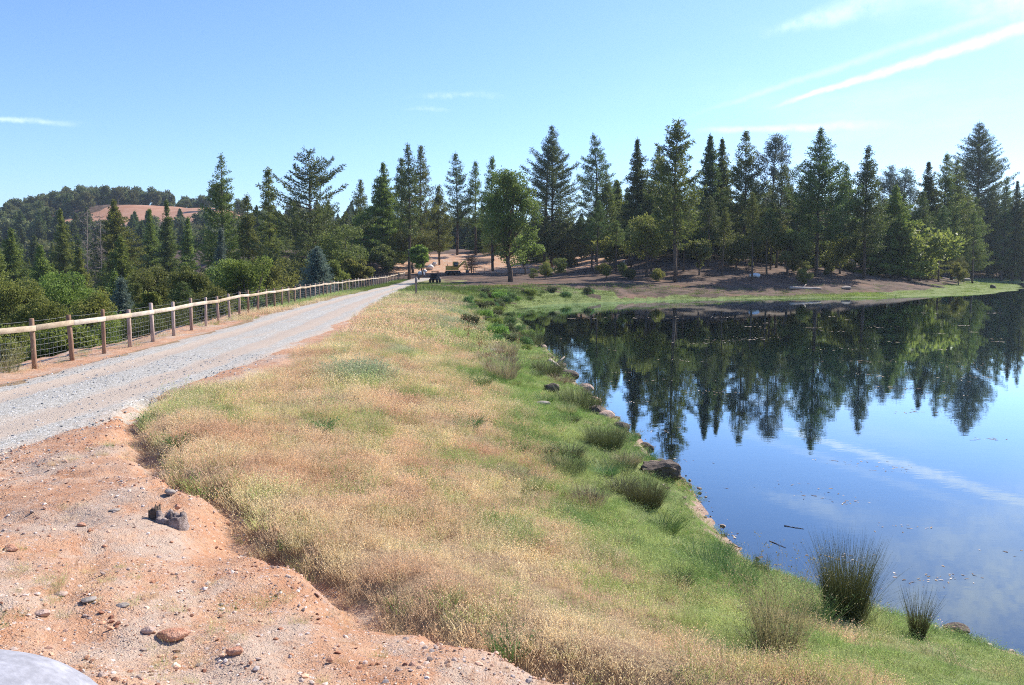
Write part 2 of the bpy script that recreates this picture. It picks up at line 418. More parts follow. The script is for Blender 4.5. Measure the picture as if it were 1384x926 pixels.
def water_mat():
    m = bpy.data.materials.new("water_material"); m.use_nodes = True; nt = m.node_tree; t = NT(nt); nt.nodes.remove(nt.nodes['Principled BSDF'])
    out = nt.nodes['Material Output']; p = t.pos()
    h1 = t.noise(p, .9, 4, .55, (.8, 1.5, 1)); h2 = t.noise(p, 5.5, 3, .5, (.7, 1.4, 1))
    calm = t.ramp(t.noise(p, .035, 3, .5), .35, .65, .35, 1.0)
    h = t.math('MULTIPLY', t.math('ADD', h1, t.math('MULTIPLY', h2, .10)), calm)
    nrm = t.bump(h, .022, .10)
    gl = t.n('ShaderNodeBsdfGlossy'); gl.inputs['Roughness'].default_value = .004; gl.inputs['Color'].default_value = (.84, .95, 1.0, 1)
    nt.links.new(nrm, gl.inputs['Normal'])
    dep = t.attr('depth')
    turbid = t.n('ShaderNodeBsdfDiffuse'); turbid.inputs['Color'].default_value = (.030, .058, .080, 1)
    tr = t.n('ShaderNodeBsdfTransparent'); tr.inputs['Color'].default_value = (.80, .78, .74, 1)
    fd = t.math('SUBTRACT', 1.0, t.math('POWER', 2.718, t.math('MULTIPLY', dep, -.5)))
    body = t.n('ShaderNodeMixShader'); nt.links.new(fd, body.inputs[0]); nt.links.new(tr.outputs[0], body.inputs[1]); nt.links.new(turbid.outputs[0], body.inputs[2])
    fr = t.n('ShaderNodeFresnel'); fr.inputs['IOR'].default_value = 1.5; nt.links.new(nrm, fr.inputs['Normal'])
    mx = t.n('ShaderNodeMixShader')
    nt.links.new(t.math('MINIMUM', t.math('MULTIPLY', fr.outputs[0], 1.65), 1.0), mx.inputs[0]); nt.links.new(body.outputs[0], mx.inputs[1]); nt.links.new(gl.outputs[0], mx.inputs[2])
    nt.links.new(mx.outputs[0], out.inputs['Surface'])
    return m
def leaf_mat(name, dark, light, trans=.30, hue=.0, scale=.5):
    """foliage: colour differs leaf clump by leaf clump (attribute v) and tree by tree"""
    m, nt, b = new_mat(name); t = NT(nt)
    oi = t.n('ShaderNodeObjectInfo').outputs['Random']
    v = t.attr('v'); n = t.noise(t.objc(), scale, 3, .6)
    f = t.ramp(t.math('ADD', t.math('MULTIPLY', v, .6), t.math('MULTIPLY', n, .5)), .2, .85)
    c = t.mix(f, dark, light)
    hs = t.n('ShaderNodeHueSaturation'); nt.links.new(c, hs.inputs['Color'])
    nt.links.new(t.math('MULTIPLY_ADD', oi, .05, .475), hs.inputs['Hue'])
    nt.links.new(t.math('MULTIPLY_ADD', oi, .35, .80), hs.inputs['Value'])
    c = hs.outputs[0]
    nt.links.new(c, b.inputs['Base Color']); b.inputs['Roughness'].default_value = .6; b.inputs['Specular IOR Level'].default_value = .3
    tl = t.n('ShaderNodeBsdfTranslucent'); nt.links.new(c, tl.inputs['Color'])
    mx = t.n('ShaderNodeMixShader'); mx.inputs[0].default_value = trans
    nt.links.new(b.outputs[0], mx.inputs[1]); nt.links.new(tl.outputs[0], mx.inputs[2]); nt.links.new(mx.outputs[0], nt.nodes['Material Output'].inputs['Surface'])
    return m
def tint_mat(name, rough=.7, trans=.3):
    """for scattered grass and stones: the colour comes with each clump"""
    m, nt, b = new_mat(name); t = NT(nt)
    c = t.attr('tint', 'Color', 'INSTANCER'); v = t.attr('v')
    hs = t.n('ShaderNodeHueSaturation'); nt.links.new(c, hs.inputs['Color'])
    nt.links.new(t.math('MULTIPLY_ADD', v, 1.15, .42), hs.inputs['Value'])
    nt.links.new(t.math('MULTIPLY_ADD', v, .02, .49), hs.inputs['Hue'])
    nt.links.new(hs.outputs[0], b.inputs['Base Color']); b.inputs['Roughness'].default_value = rough
    if trans:
        tl = t.n('ShaderNodeBsdfTranslucent'); nt.links.new(hs.outputs[0], tl.inputs['Color'])
        mx = t.n('ShaderNodeMixShader'); mx.inputs[0].default_value = trans
        nt.links.new(b.outputs[0], mx.inputs[1]); nt.links.new(tl.outputs[0], mx.inputs[2]); nt.links.new(mx.outputs[0], nt.nodes['Material Output'].inputs['Surface'])
    return m
M = {}
M['ground'] = ground_mat(); M['road'] = road_mat(); M['water'] = water_mat()
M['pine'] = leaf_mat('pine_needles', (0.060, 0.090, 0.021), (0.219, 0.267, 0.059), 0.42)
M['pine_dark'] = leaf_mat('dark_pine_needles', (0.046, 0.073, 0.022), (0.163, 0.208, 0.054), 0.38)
M['fir'] = leaf_mat('fir_needles', (0.072, 0.108, 0.021), (0.269, 0.306, 0.059), 0.44)
M['gray_pine'] = leaf_mat('gray_pine_needles', (.075, .11, .085), (.19, .24, .18), 0.36)
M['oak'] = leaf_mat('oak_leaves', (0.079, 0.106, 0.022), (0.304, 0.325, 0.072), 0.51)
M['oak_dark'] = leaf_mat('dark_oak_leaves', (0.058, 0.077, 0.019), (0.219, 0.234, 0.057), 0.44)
M['oak_bright'] = leaf_mat('bright_oak_leaves', (.085, .145, .026), (.25, .36, .070), 0.5)
M['oak_mid'] = leaf_mat('green_oak_leaves', (.075, .120, .026), (.22, .30, .062), .45)
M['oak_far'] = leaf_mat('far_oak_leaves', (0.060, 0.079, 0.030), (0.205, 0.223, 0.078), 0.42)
M['dead'] = simple_mat('dead_wood', (.15, .12, .105), (.28, .235, .21), 3)
M['bark'] = simple_mat('bark', (.055, .040, .032), (.16, .11, .08), 2.5, stretch=(1, 1, .25), bump=.7, bdist=.06)
M['bark_red'] = simple_mat('red_bark', (.09, .055, .04), (.22, .14, .10), 2.5, stretch=(1, 1, .25), bump=.7, bdist=.06)
M['orange_twig'] = simple_mat('orange_twigs', (.28, .12, .05), (.50, .27, .13), 3)
M['tuft'] = tint_mat('grass_tuft_material', .65, .35)
M['stone'] = tint_mat('loose_stone_material', .9, 0)
M['post'] = simple_mat('stained_post_wood', (.25, .145, .10), (.48, .32, .23), 5, stretch=(1, 1, .3), bump=.5, var=.5)
M['rail'] = simple_mat('bleached_rail_wood', (.36, .28, .20), (.56, .46, .34), 5, stretch=(.6, .6, 1), bump=.5, var=.35)
M['wire'] = simple_mat('galvanised_wire', (.34, .34, .34), (.50, .50, .49), 4, .45, 0, metal=.4)
M['graywood'] = simple_mat('weathered_gray_wood', (.15, .12, .11), (.38, .31, .28), 9, stretch=(1, 1, .25), bump=.8, bdist=.02)
M['stump'] = simple_mat('old_stump_wood', (.16, .12, .105), (.44, .36, .33), 14, stretch=(1.5, .25, 1.5), bump=.9, bdist=.02)
M['driftwood'] = simple_mat('driftwood_material', (.36, .27, .21), (.62, .52, .44), 8, stretch=(1, .2, 1), bump=.5)
M['rock_red'] = simple_mat('red_rock', (.36, .16, .095), (.58, .33, .22), 9, bump=.8, bdist=.02)
M['rock_pink'] = simple_mat('pinkish_rock', (.38, .25, .19), (.56, .41, .33), 7, bump=.7, bdist=.02)
M['rock_dark'] = simple_mat('dark_rock', (.07, .052, .042), (.17, .13, .10), 5, bump=.8, bdist=.03)
M['rock_gray'] = simple_mat('gray_rock', (.24, .20, .17), (.35, .30, .26), 7, bump=.4, bdist=.01)
M['rock_white'] = simple_mat('white_rock', (.62, .60, .57), (.85, .83, .80), 4, bump=.5, bdist=.03)
M['boulder'] = simple_mat('smooth_boulder', (.22, .22, .245), (.37, .37, .41), 5.5, .8, .5, .006)
M['yellow'] = simple_mat('yellow_paint', (.62, .36, .05), (.76, .48, .09), 2, .5, 0, spec=.5)
M['black'] = simple_mat('black_rubber', (.015, .015, .016), (.035, .034, .033), 3, .6, 0)
M['dkgreen'] = simple_mat('dark_paint', (.012, .018, .02), (.03, .038, .04), 3, .4, 0, spec=.5)
M['steel'] = simple_mat('worn_steel', (.10, .09, .085), (.20, .17, .15), 3, .5, 0, metal=.5)
M['glass'] = simple_mat('dark_glass', (.02, .03, .035), (.04, .05, .055), 2, .08, 0, spec=.8)
M['rush'] = leaf_mat('rush_stems', (.050, .060, .022), (.17, .18, .075), .25, scale=3)
M['rush_dry'] = leaf_mat('dry_rush_stems', (.20, .14, .09), (.42, .32, .20), .3, scale=3)
M['weed'] = leaf_mat('dry_weed_stems', (.20, .21, .09), (.46, .43, .20), .45, scale=3)
M['herb'] = leaf_mat('green_herb_leaves', (.07, .13, .04), (.18, .29, .09), .35, scale=3)
M['redstalk'] = leaf_mat('red_seed_stalks', (.20, .055, .03), (.38, .14, .08), .2, scale=5)

# ------------------------------------------------------------------ the ground, one sheet to the horizon
def axis(lo, hi, a, b, step, grow):
    c = list(np.arange(a, b, step)); s = step; v = c[-1]
    while v < hi: s *= grow; s = min(s, 30); v += s; c.append(v)
    s = step; v = c[0]; left = []
    while v > lo: s *= grow; s = min(s, 30); v -= s; left.append(v)
    return np.array(left[::-1] + c)
def masks(x, y):
    dS = shore_d(x, y); bd = bound_d(x, y); rr = x - road_r(y); rl = x - road_l(y)
    n = fbm(x / 2.2, y / 3.5, 4); n2 = fbm(x * .9 + 30, y * .9, 3)
    dirt = sm(-.15, .35, bd) * (y < 18)
    # bare strips along the road
    strip = sm(np.interp(y, [0, 14, 20, 40, 60], [.6, .7, 1.7, 1.5, .7]), .2, rr + (n - .5) * 1.2) * sm(-3, 0, rr) * np.interp(y, [0, 20, 45, 80], [1, .9, .6, .2])
    strip2 = sm(.3, -.1, rl) * (x > fence_x(y) - 1.8) * np.interp(y, [0, 33, 50, 80], [1, 1, .45, .12])
    dirt = np.maximum(dirt, np.maximum(strip, strip2) * (y < 150))
    green = sm(5.6, 1.9, dS + (n - .5) * 6.5) * .95
    green = np.maximum(green, .55 * sm(50, 100, y) * (dS > 0))
    green = np.maximum(green, .42 * sm(.54, .68, n2) * sm(7.5, 4.5, dS))
    green = np.maximum(green, .85 * sm(.5, 2.2, x) * sm(11, 8, y) * sm(.36, .5, n2))
    green = np.where(bd > -.6, green * .3, green)
    green = np.maximum(green, sm(0, -1.2, rl) * sm(40, 60, y))
    mw = .35 + .65 * sm(4.5, 6, x); mud = np.where(dS < 0, np.where(y < 84, 1.0, .0), sm(mw, mw * .35, dS + (n2 - .5) * 1.5) * .95 * sm(80, 50, y))
    near_dam = (y < 128) & (x > fence_x(y) - 2.2)
    lim = np.interp(x, [5, 14, 20, 42, 62, 90], [7.5, 4.5, 1.6, 2.2, 7.5, 11]); w_far_grass = sm(lim + 2.2, lim - 1.2, dS + (n - .5) * 5) * (y > 90)  # left far bank mostly bare: dark floor colour stands in for shade
    grassy = np.where(near_dam & (y < 112), 1.0, w_far_grass)
    grassy = grassy * (1 - .0 * x)
    shoulder = (y >= 118) & (y < 150) & (x > fence_x(y) - 2) & (x < road_r(y) + 7)
    grassy = np.where(shoulder, 1.0, grassy)
    green = np.where((y > 90) & (dS < 16), .72 + .28 * sm(.35, .6, n), green); grassy_cut = sm(.50, .62, fbm(x / 4 + 90, y / 3 + 12, 3)) * sm(45, 25, x) * (y > 92) * (dS > 1)  # grassy_cut opens more dark brown floor there, painted shade
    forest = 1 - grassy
    fieldm = ((x / np.maximum(y, 1) > -.60) & (x / np.maximum(y, 1) < -.25) & (y > 470) & (y < np.interp(x / np.maximum(y, 1), [-.60, -.53, -.47, -.40, -.25], [478, 500, 535, 556, 556]))).astype(float)
    orange = sm(168, 176, y) * sm(215, 205, y) * sm(-34, -24, x) * sm(32, 18, x) * sm(.35, .55, fbm(x / 9, y / 9, 3) + .12)
    dirt = np.maximum(dirt, orange)
    # bare red slope by the water at the far end of the dam
    dirt = np.maximum(dirt, sm(5, 2, np.hypot((x + 4) / 1.6, y - 112)) * .8)
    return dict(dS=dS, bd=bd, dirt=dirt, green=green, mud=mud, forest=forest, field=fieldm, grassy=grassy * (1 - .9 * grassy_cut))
gx = axis(-1100, 1100, -14, 8, .10, 1.022); gy = axis(-60, 1500, 2.2, 18, .10, 1.0115)
GX, GY = np.meshgrid(gx, gy); X = GX.ravel(); Y = GY.ravel()
mk = masks(X, Y); Z = terrain(X, Y)
on_road = sm(0.35, -.25, X - road_r(Y)) * sm(-.35, .25, X - road_l(Y)) * (Y < 150)
nx, ny = len(gx), len(gy)
i = np.arange(ny - 1)[:, None] * nx; j = np.arange(nx - 1)[None, :]
F = np.stack([i + j, i + j + 1, i + nx + j + 1, i + nx + j], -1).reshape(-1, 4)
ones = np.ones(len(X))
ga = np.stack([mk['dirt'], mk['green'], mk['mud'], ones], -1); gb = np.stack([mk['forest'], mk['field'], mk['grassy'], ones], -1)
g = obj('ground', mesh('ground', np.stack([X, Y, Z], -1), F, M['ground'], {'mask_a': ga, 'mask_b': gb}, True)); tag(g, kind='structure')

# gravel road: a low bank of gravel that sinks into the soil along ragged edges
ry = np.concatenate([np.arange(-20, 40, .12), np.arange(40, 160, .4)]); ru = np.linspace(-.12, 1.12, 44)
RU, RY = np.meshgrid(ru, ry); RX = road_l(RY) * (1 - RU) + road_r(RY) * RU
edge = np.minimum(RU, 1 - RU) * (road_r(RY) - road_l(RY))
rn = (fbm(RX * 1.3, RY * .5 + 7, 4) - .5)
RZ = terrain(RX.ravel(), RY.ravel()).reshape(RX.shape) + .03 * sm(-.1, .5, edge + rn * 1.3) - .012 - .12 * sm(0, -.5, edge)
i = np.arange(len(ry) - 1)[:, None] * len(ru); j = np.arange(len(ru) - 1)[None, :]
F = np.stack([i + j, i + j + 1, i + len(ru) + j + 1, i + len(ru) + j], -1).reshape(-1, 4)
rd = obj('gravel_road', mesh('gravel_road', np.stack([RX.ravel(), RY.ravel(), RZ.ravel()], -1), F, M['road'], {'u': RU.ravel()}, True)); tag(rd, kind='structure')

# lake surface
lx = axis(-8, 420, -4, 12, .25, 1.04); ly = axis(-30, 300, 4, 40, .25, 1.03)
LX, LY = np.meshgrid(lx, ly); dl = shore_d(LX.ravel(), LY.ravel())
V = np.stack([LX.ravel(), LY.ravel(), np.zeros(LX.size)], -1); n_ = len(lx)
i = np.arange(len(ly) - 1)[:, None] * n_; j = np.arange(n_ - 1)[None, :]
F = np.stack([i + j, i + j + 1, i + n_ + j + 1, i + n_ + j], -1).reshape(-1, 4)
keep = (dl[F] < 3.0).any(1); F = F[keep]
used = np.unique(F); remap = np.zeros(len(V), int); remap[used] = np.arange(len(used))
dep = np.maximum(-terrain(V[used, 0], V[used, 1]), 0)
lk = obj('lake_water', mesh('lake_water', V[used], remap[F], M['water'], {'depth': dep})); tag(lk, kind='structure')

# ------------------------------------------------------------------ scattering for what nobody could count
STORE = {}
def protos(name, meshes):
    c = bpy.data.collections.new(name)
    for k, me in enumerate(meshes): c.objects.link(bpy.data.objects.new(name + '_piece', me))
    return c
def scatter(name, P, rot, scl, tint, col, label, cat, kind='stuff'):
    n = len(P); me = bpy.data.meshes.new(name); me.vertices.add(n); me.vertices.foreach_set('co', np.asarray(P, np.float32).ravel())
    a = me.attributes.new('rot', 'FLOAT_VECTOR', 'POINT'); a.data.foreach_set('vector', np.asarray(rot, np.float32).ravel())
    a = me.attributes.new('scl', 'FLOAT_VECTOR', 'POINT'); a.data.foreach_set('vector', np.asarray(scl, np.float32).ravel())
    a = me.attributes.new('idx', 'INT', 'POINT'); a.data.foreach_set('value', np.random.RandomState(n).randint(0, max(1, len(col.objects)), n).astype(np.int32))
    a = me.attributes.new('tint', 'FLOAT_COLOR', 'POINT'); a.data.foreach_set('color', np.concatenate([tint, np.ones((n, 1))], 1).astype(np.float32).ravel())
    o = obj(name, me); tag(o, label, cat, kind=kind)
    ng = bpy.data.node_groups.new(name, 'GeometryNodeTree')
    ng.interface.new_socket('Geometry', in_out='INPUT', socket_type='NodeSocketGeometry'); ng.interface.new_socket('Geometry', in_out='OUTPUT', socket_type='NodeSocketGeometry')
    N = ng.nodes; gi = N.new('NodeGroupInput'); go = N.new('NodeGroupOutput'); ip = N.new('GeometryNodeInstanceOnPoints')
    ci = N.new('GeometryNodeCollectionInfo'); ci.inputs['Collection'].default_value = col; ci.inputs['Separate Children'].default_value = True; ci.inputs['Reset Children'].default_value = True
    def na(nm, ty):
        q = N.new('GeometryNodeInputNamedAttribute'); q.data_type = ty; q.inputs['Name'].default_value = nm; return q.outputs['Attribute']
    er = N.new('FunctionNodeEulerToRotation'); ng.links.new(na('rot', 'FLOAT_VECTOR'), er.inputs[0])
    ng.links.new(gi.outputs[0], ip.inputs['Points']); ng.links.new(ci.outputs[0], ip.inputs['Instance']); ip.inputs['Pick Instance'].default_value = True
    ng.links.new(na('idx', 'INT'), ip.inputs['Instance Index']); ng.links.new(er.outputs[0], ip.inputs['Rotation']); ng.links.new(na('scl', 'FLOAT_VECTOR'), ip.inputs['Scale'])
    ng.links.new(ip.outputs[0], go.inputs[0])
    md = o.modifiers.new('scatter', 'NODES'); md.node_group = ng
    return o
def blades(seed, n, rad, h0, h1, w, lean=.35, curve=.5, heads=0.0, seg=3):
    r = np.random.RandomState(seed)
    a = r.rand(n) * 6.283; q = rad * np.sqrt(r.rand(n)); base = np.stack([q * np.cos(a), q * np.sin(a), np.full(n, -.03)], -1)
    da = a + r.randn(n) * .9; H = h0 + (h1 - h0) * r.rand(n) ** 1.3; ln = lean * (.3 + r.rand(n)); cv = curve * r.rand(n)
    d = np.stack([np.cos(da), np.sin(da), np.zeros(n)], -1); side = np.stack([-np.sin(da + r.randn(n)), np.cos(da + r.randn(n)), np.zeros(n)], -1)
    side /= np.linalg.norm(side, axis=1)[:, None]
    V = []; ts = np.linspace(0, 1, seg + 1)
    for t in ts:
        p = base + d * (H * (ln * t + cv * t * t * .8))[:, None]; p[:, 2] += H * (t - .25 * cv * t * t)
        ww = w * (1 - .85 * t) * .5
        V += [p - side * ww, p + side * ww]
    V = np.stack(V, 1)                       # n, 2(seg+1), 3
    k = 2 * (seg + 1); b = np.arange(n)[:, None] * k
    F = np.concatenate([np.stack([b[:, 0] + 2 * s, b[:, 0] + 2 * s + 1, b[:, 0] + 2 * s + 3, b[:, 0] + 2 * s + 2], -1) for s in range(seg)])
    val = np.repeat(r.rand(n), k); V = V.reshape(-1, 3)
    if heads > 0:                            # seed heads: small crossed slivers at blade tips
        m = int(n * heads); tip = V.reshape(n, k, 3)[:m, -1]; hs = []; hf = []
        hl = .014 * (w / .005) ** .8; c0 = len(V)
        for s in range(3):
            dd = r.randn(m, 3) * .5 + np.array([0, 0, .6]); dd /= np.linalg.norm(dd, axis=1)[:, None]; sd_ = np.cross(dd, r.randn(m, 3)); sd_ /= np.linalg.norm(sd_, axis=1)[:, None]
            q = np.stack([tip - dd * hl * .3, tip + sd_ * w * .7, tip + dd * hl * .9, tip - sd_ * w * .7], 1).reshape(-1, 3)
            hs.append(q); hf.append(np.arange(m * 4).reshape(m, 4) + c0 + s * m * 4)
        V = np.concatenate([V] + hs); F = np.concatenate([F] + hf); val = np.concatenate([val, np.full(m * 12, .85)])
    return V, F, val
def tuft_set(name, k, mat, **kw):
    out = []
    for s in range(k):
        V, Fq, v = blades(100 + s * 7 + len(name), **kw); out.append(mesh(name, V, Fq, mat, {'v': v}))
    return protos(name, out)
rs = np.random.RandomState(3)
near_tuft = tuft_set('near_tuft', 8, M['tuft'], n=80, rad=.14, h0=.03, h1=.18, w=.0040, lean=.36, curve=.5, heads=.9)
mid_tuft = tuft_set('mid_tuft', 6, M['tuft'], n=60, rad=.28, h0=.05, h1=.22, w=.011, lean=.4, curve=.5, heads=.4)
far_tuft = tuft_set('far_tuft', 5, M['tuft'], n=54, rad=.6, h0=.06, h1=.25, w=.028, lean=.5, curve=.6, heads=0, seg=2)
PATCH = on_ground(487, 512)
def grass_tint(x, y, mkk, r):
    n = fbm(x / 1.6 + 50, y / 2.4, 3); n3 = fbm(x / .7, y / .9 + 80, 2)
    gr = np.clip(mkk['green'] + .18 + (n - .5) * 1.25 + (fbm(x / .45 + 3, y / .6 + 8, 2) - .5) * .8 + r.randn(len(x)) * .30, 0, 1)
    pink = np.array([.69, .50, .33]); straw = np.array([.73, .60, .38]); red = np.array([.60, .385, .25]); grn = np.array([.25, .36, .085]); yg = np.array([.45, .48, .18]); bl = np.array([.30, .38, .22])
    k = sm(.38, .68, n3 + r.randn(len(x)) * .12)[:, None]
    dry = pink * (1 - k) + straw * k
    kr = (sm(.58, .72, fbm(x / 1.1 + 9, y / 1.5 + 3, 3)) * .75)[:, None]; dry = dry * (1 - kr) + red * kr
    kg = sm(.3, .7, n + r.randn(len(x)) * .12)[:, None]; gre = grn * (1 - kg) + yg * kg
    far = sm(50, 90, y)[:, None]; dry = dry * (1 - far) + np.array([.50, .44, .24]) * far
    f = sm(.22, .78, gr)[:, None]; c = dry * (1 - f) + gre * f
    d = np.hypot((x - PATCH[0]) / 1.0, (y - PATCH[1]) / 1.8)
    fb = (sm(1.0, .2, d) * .85)[:, None]; c = c * (1 - fb) + bl * fb
    bluish = (sm(.60, .70, fbm(x / 1.8 + 70, y / 3 + 11, 3)) * .6 * sm(8, 6, mkk['dS']) * sm(2.5, 4, mkk['dS']) * sm(10, 14, y))[:, None]
    c = c * (1 - bluish) + bl * bluish
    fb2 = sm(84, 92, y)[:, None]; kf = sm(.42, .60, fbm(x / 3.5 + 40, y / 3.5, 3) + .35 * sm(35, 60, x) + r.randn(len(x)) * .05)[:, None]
    c = c * (1 - fb2) + (np.array([.12, .155, .045]) * (1 - kf) + np.array([.27, .34, .07]) * kf * (.68 + .32 * sm(30, 60, x))[:, None]) * fb2  # far shore: darker green towards the left is shade put into the tint
    hb = (sm(.60, .66, fbm(x / .5 + 31, y / .8 + 17, 2)) * gr * .6)[:, None]; c = c * (1 - hb) + np.array([.10, .20, .05]) * hb
    return c * (1 + r.randn(len(x), 1) * .13)
def grass_zone(name, x0, x1, y0, y1, dens, col, smin, smax, label, edge=.0, extra=None, cat='grass'):
    r = np.random.RandomState(int(dens * 10) + int(y0)); n = int((x1 - x0) * (y1 - y0) * dens)
    x = x0 + r.rand(n) * (x1 - x0); y = y0 + r.rand(n) * (y1 - y0); mkk = masks(x, y)
    p = (1 - sm(.25, .7, mkk['dirt'])) * (1 - sm(.25, .7, mkk['mud'])) * mkk['grassy'] * (x - road_r(y) > .25)
    p = p * (.45 + .55 * sm(.3, .52, fbm(x * 1.5, y * 1.5 + 60, 3)))
    # frustum-ish cull, generous on both sides
    p = p * (np.abs(x) < .62 * y * 1.35 + 4)
    if extra is not None: p = extra(x, y, mkk)
    k = r.rand(n) < p; x, y = x[k], y[k]; mkk = {a: b[k] for a, b in mkk.items()}
    z = terrain(x, y); t = grass_tint(x, y, mkk, r)
    s = (smin + (smax - smin) * r.rand(len(x))) * np.where(r.rand(len(x)) < .06, 1.35, 1.0)
    # taller ragged fringe along the dirt edge, lower turf by the water
    s = s * (1 + .2 * sm(.9, .1, np.abs(mkk['bd'])) * (y < 17)) * (1 - .30 * sm(10, 6.5, y))
    d = np.hypot((x - PATCH[0]) / 1.0, (y - PATCH[1]) / 1.8); s = s * (1 + .9 * sm(1.2, .4, d))
    fl = mkk['green']; hz = s * (.72 + .5 * (fbm(x / .9, y / .9 + 30, 3) - .1)) * (1 - .25 * fl) * (1 - .45 * sm(4.5, 1, mkk['dS']))
    rot = np.stack([r.randn(len(x)) * .1, r.randn(len(x)) * .1, r.rand(len(x)) * 6.283], -1)
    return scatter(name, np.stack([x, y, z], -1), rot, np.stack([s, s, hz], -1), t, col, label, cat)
grass_zone('slope_grass', -7.2, 9, 3.2, 15, 95, near_tuft, .75, 1.25, 'dry pinkish and green grass covering the near bank slope')
grass_zone('slope_grass', -8, 4.2, 15, 30, 50, near_tuft, 1.0, 1.6, 'dry and green grass on the bank slope beside the road')
grass_zone('slope_grass', -11, 3.4, 30, 62, 16, mid_tuft, 1.0, 1.7, 'pale mixed grass on the middle stretch of the dam')
grass_zone('slope_grass', -15, 2, 62, 128, 4.2, far_tuft, .9, 1.3, 'yellow green grass on the far stretch of the dam')
def verge(x, y, m): return ((x > fence_x(y) - .5) & (x < road_l(y) + .1)) * sm(33, 52, y) * .9
grass_zone('verge_grass', -19.5, -12, 36, 148, 7, mid_tuft, .9, 1.5, 'yellow green grass strip between fence and gravel road', extra=verge)
def verge0(x, y, m): return ((x > fence_x(y) - .45) & (x < fence_x(y) + .25)) * .5
grass_zone('verge_grass', -14.5, -11.5, 17, 40, 9, near_tuft, .8, 1.3, 'sparse dry grass along the foot of the fence posts', extra=verge0)
def crumbs(x, y, m): return (m['bd'] > .1) * (m['bd'] < 3.5) * sm(.53, .64, fbm(x * .9 + 5, y * .9, 3)) * .5
grass_zone('sparse_grass', -6, 3, 3, 12, 60, near_tuft, .35, .7, 'thin dry tufts scattered over the bare dirt', extra=crumbs)
def farbank(x, y, m): return ((m['dS'] > .2) & (m['dS'] < 15)) * (y > 88) * np.where(m['grassy'] > .4, .9, .16)
grass_zone('lakeside_grass', -12, 60, 88, 135, 2.2, far_tuft, .8, 2.0, 'green marsh growth, part tinted dark in place of shade, at the left end of the far shore', extra=farbank)
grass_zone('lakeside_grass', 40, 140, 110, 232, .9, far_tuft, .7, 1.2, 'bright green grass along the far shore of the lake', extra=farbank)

# loose stones on the dirt and the road
def pebble(seed, rough=.25):
    r = np.random.RandomState(seed); import bmesh
    bm = bmesh.new(); bmesh.ops.create_icosphere(bm, subdivisions=1, radius=1)
    for v in bm.verts:
        v.co *= 1 + r.randn() * rough * .6; v.co.z *= .55
    me = bpy.data.meshes.new('pebble'); bm.to_mesh(me); bm.free()
    a = me.attributes.new('v', 'FLOAT', 'POINT'); a.data.foreach_set('value', np.full(len(me.vertices), r.rand(), np.float32))
    me.materials.append(M['stone']); return me
peb = protos('pebbles', [pebble(k) for k in range(9)])
def stones(name, x0, x1, y0, y1, dens, size, cols, cond, label):
    r = np.random.RandomState(int(dens)); n = int((x1 - x0) * (y1 - y0) * dens); x = x0 + r.rand(n) * (x1 - x0); y = y0 + r.rand(n) * (y1 - y0)
    mkk = masks(x, y); k = r.rand(n) < cond(x, y, mkk); x, y = x[k], y[k]
    s = size * (.35 + r.pareto(2.6, len(x)).clip(0, 3.5) * .8); ci = r.randint(0, len(cols), len(x)); t = np.array(cols)[ci] * (1 + r.randn(len(x), 1) * .12)
    dz = np.where((x > road_l(y)) & (x < road_r(y)), .018, 0)
    return scatter(name, np.stack([x, y, terrain(x, y) + dz + s * .12], -1), np.stack([r.randn(len(x)) * .3, r.randn(len(x)) * .3, r.rand(len(x)) * 6.283], -1),
                   np.stack([s * (.8 + .5 * r.rand(len(x))), s, s], -1), t, peb, label, 'gravel')
dirt_cols = [(.52, .31, .21), (.45, .24, .15), (.36, .17, .10), (.52, .40, .33), (.52, .44, .39), (.36, .28, .24), (.56, .36, .26)]
stones('loose_stones', -9, 4, 2.4, 14, 900, .0066, dirt_cols, lambda x, y, m: (m['dirt'] > .5) * (x > road_r(y) - .3) * (.25 + .75 * sm(.4, .65, fbm(x * .8, y * .8 + 20, 3))), 'reddish and grey stones littering the bare dirt')
gray_cols = [(.38, .39, .39), (.30, .31, .32), (.46, .45, .43), (.42, .38, .34), (.26, .27, .28)]
stones('road_gravel', -12, -6, 8, 24, 190, .008, gray_cols, lambda x, y, m: ((x > road_l(y) + .1) & (x < road_r(y) + .3)) * .8, 'pale grey crushed gravel strewn over the near road')
stones('shore_gravel', 0, 16, 5, 40, 90, .016, [(.42, .31, .25), (.32, .22, .17), (.55, .45, .38), (.24, .17, .13)], lambda x, y, m: ((m['dS'] > -.35) & (m['dS'] < .7)) * .6, 'small brown stones along the near waterline')
# floating scum and leaf bits on the lake
def flake(seed):
    r = np.random.RandomState(seed); n = 7; a = np.sort(r.rand(n) * 6.283); q = .4 + r.rand(n) * .7
    V = np.concatenate([[[0, 0, .05]], np.stack([q * np.cos(a), q * np.sin(a) * .45, np.zeros(n)], -1)]); Fq = np.array([[0, 1 + k, 1 + (k + 1) % n] for k in range(n)])
    return mesh('flake', V, Fq, M['stone'], {'v': np.full(n + 1, r.rand())})
flk = protos('flakes', [flake(k) for k in range(6)])
r = np.random.RandomState(21); pts = []
for _ in range(75):
    cy = 10 + r.rand() ** 1.3 * 75; cx = 3.5 + r.rand() * (cy * .62 - 2); m_ = r.randint(2, 22); sp = .05 + cy * .012 * r.rand()
    pts.append(np.stack([cx + r.randn(m_) * sp * 2.2, cy + r.randn(m_) * sp, np.full(m_, .004)], -1))
pts = np.concatenate(pts); pts = pts[shore_d(pts[:, 0], pts[:, 1]) < -.1]; n_ = len(pts); s_ = (.012 + .0016 * pts[:, 1]) * (.5 + r.rand(n_))
cl = np.array([(.42, .32, .26), (.48, .42, .36), (.26, .18, .12), (.50, .40, .28)])[r.randint(0, 4, n_)]
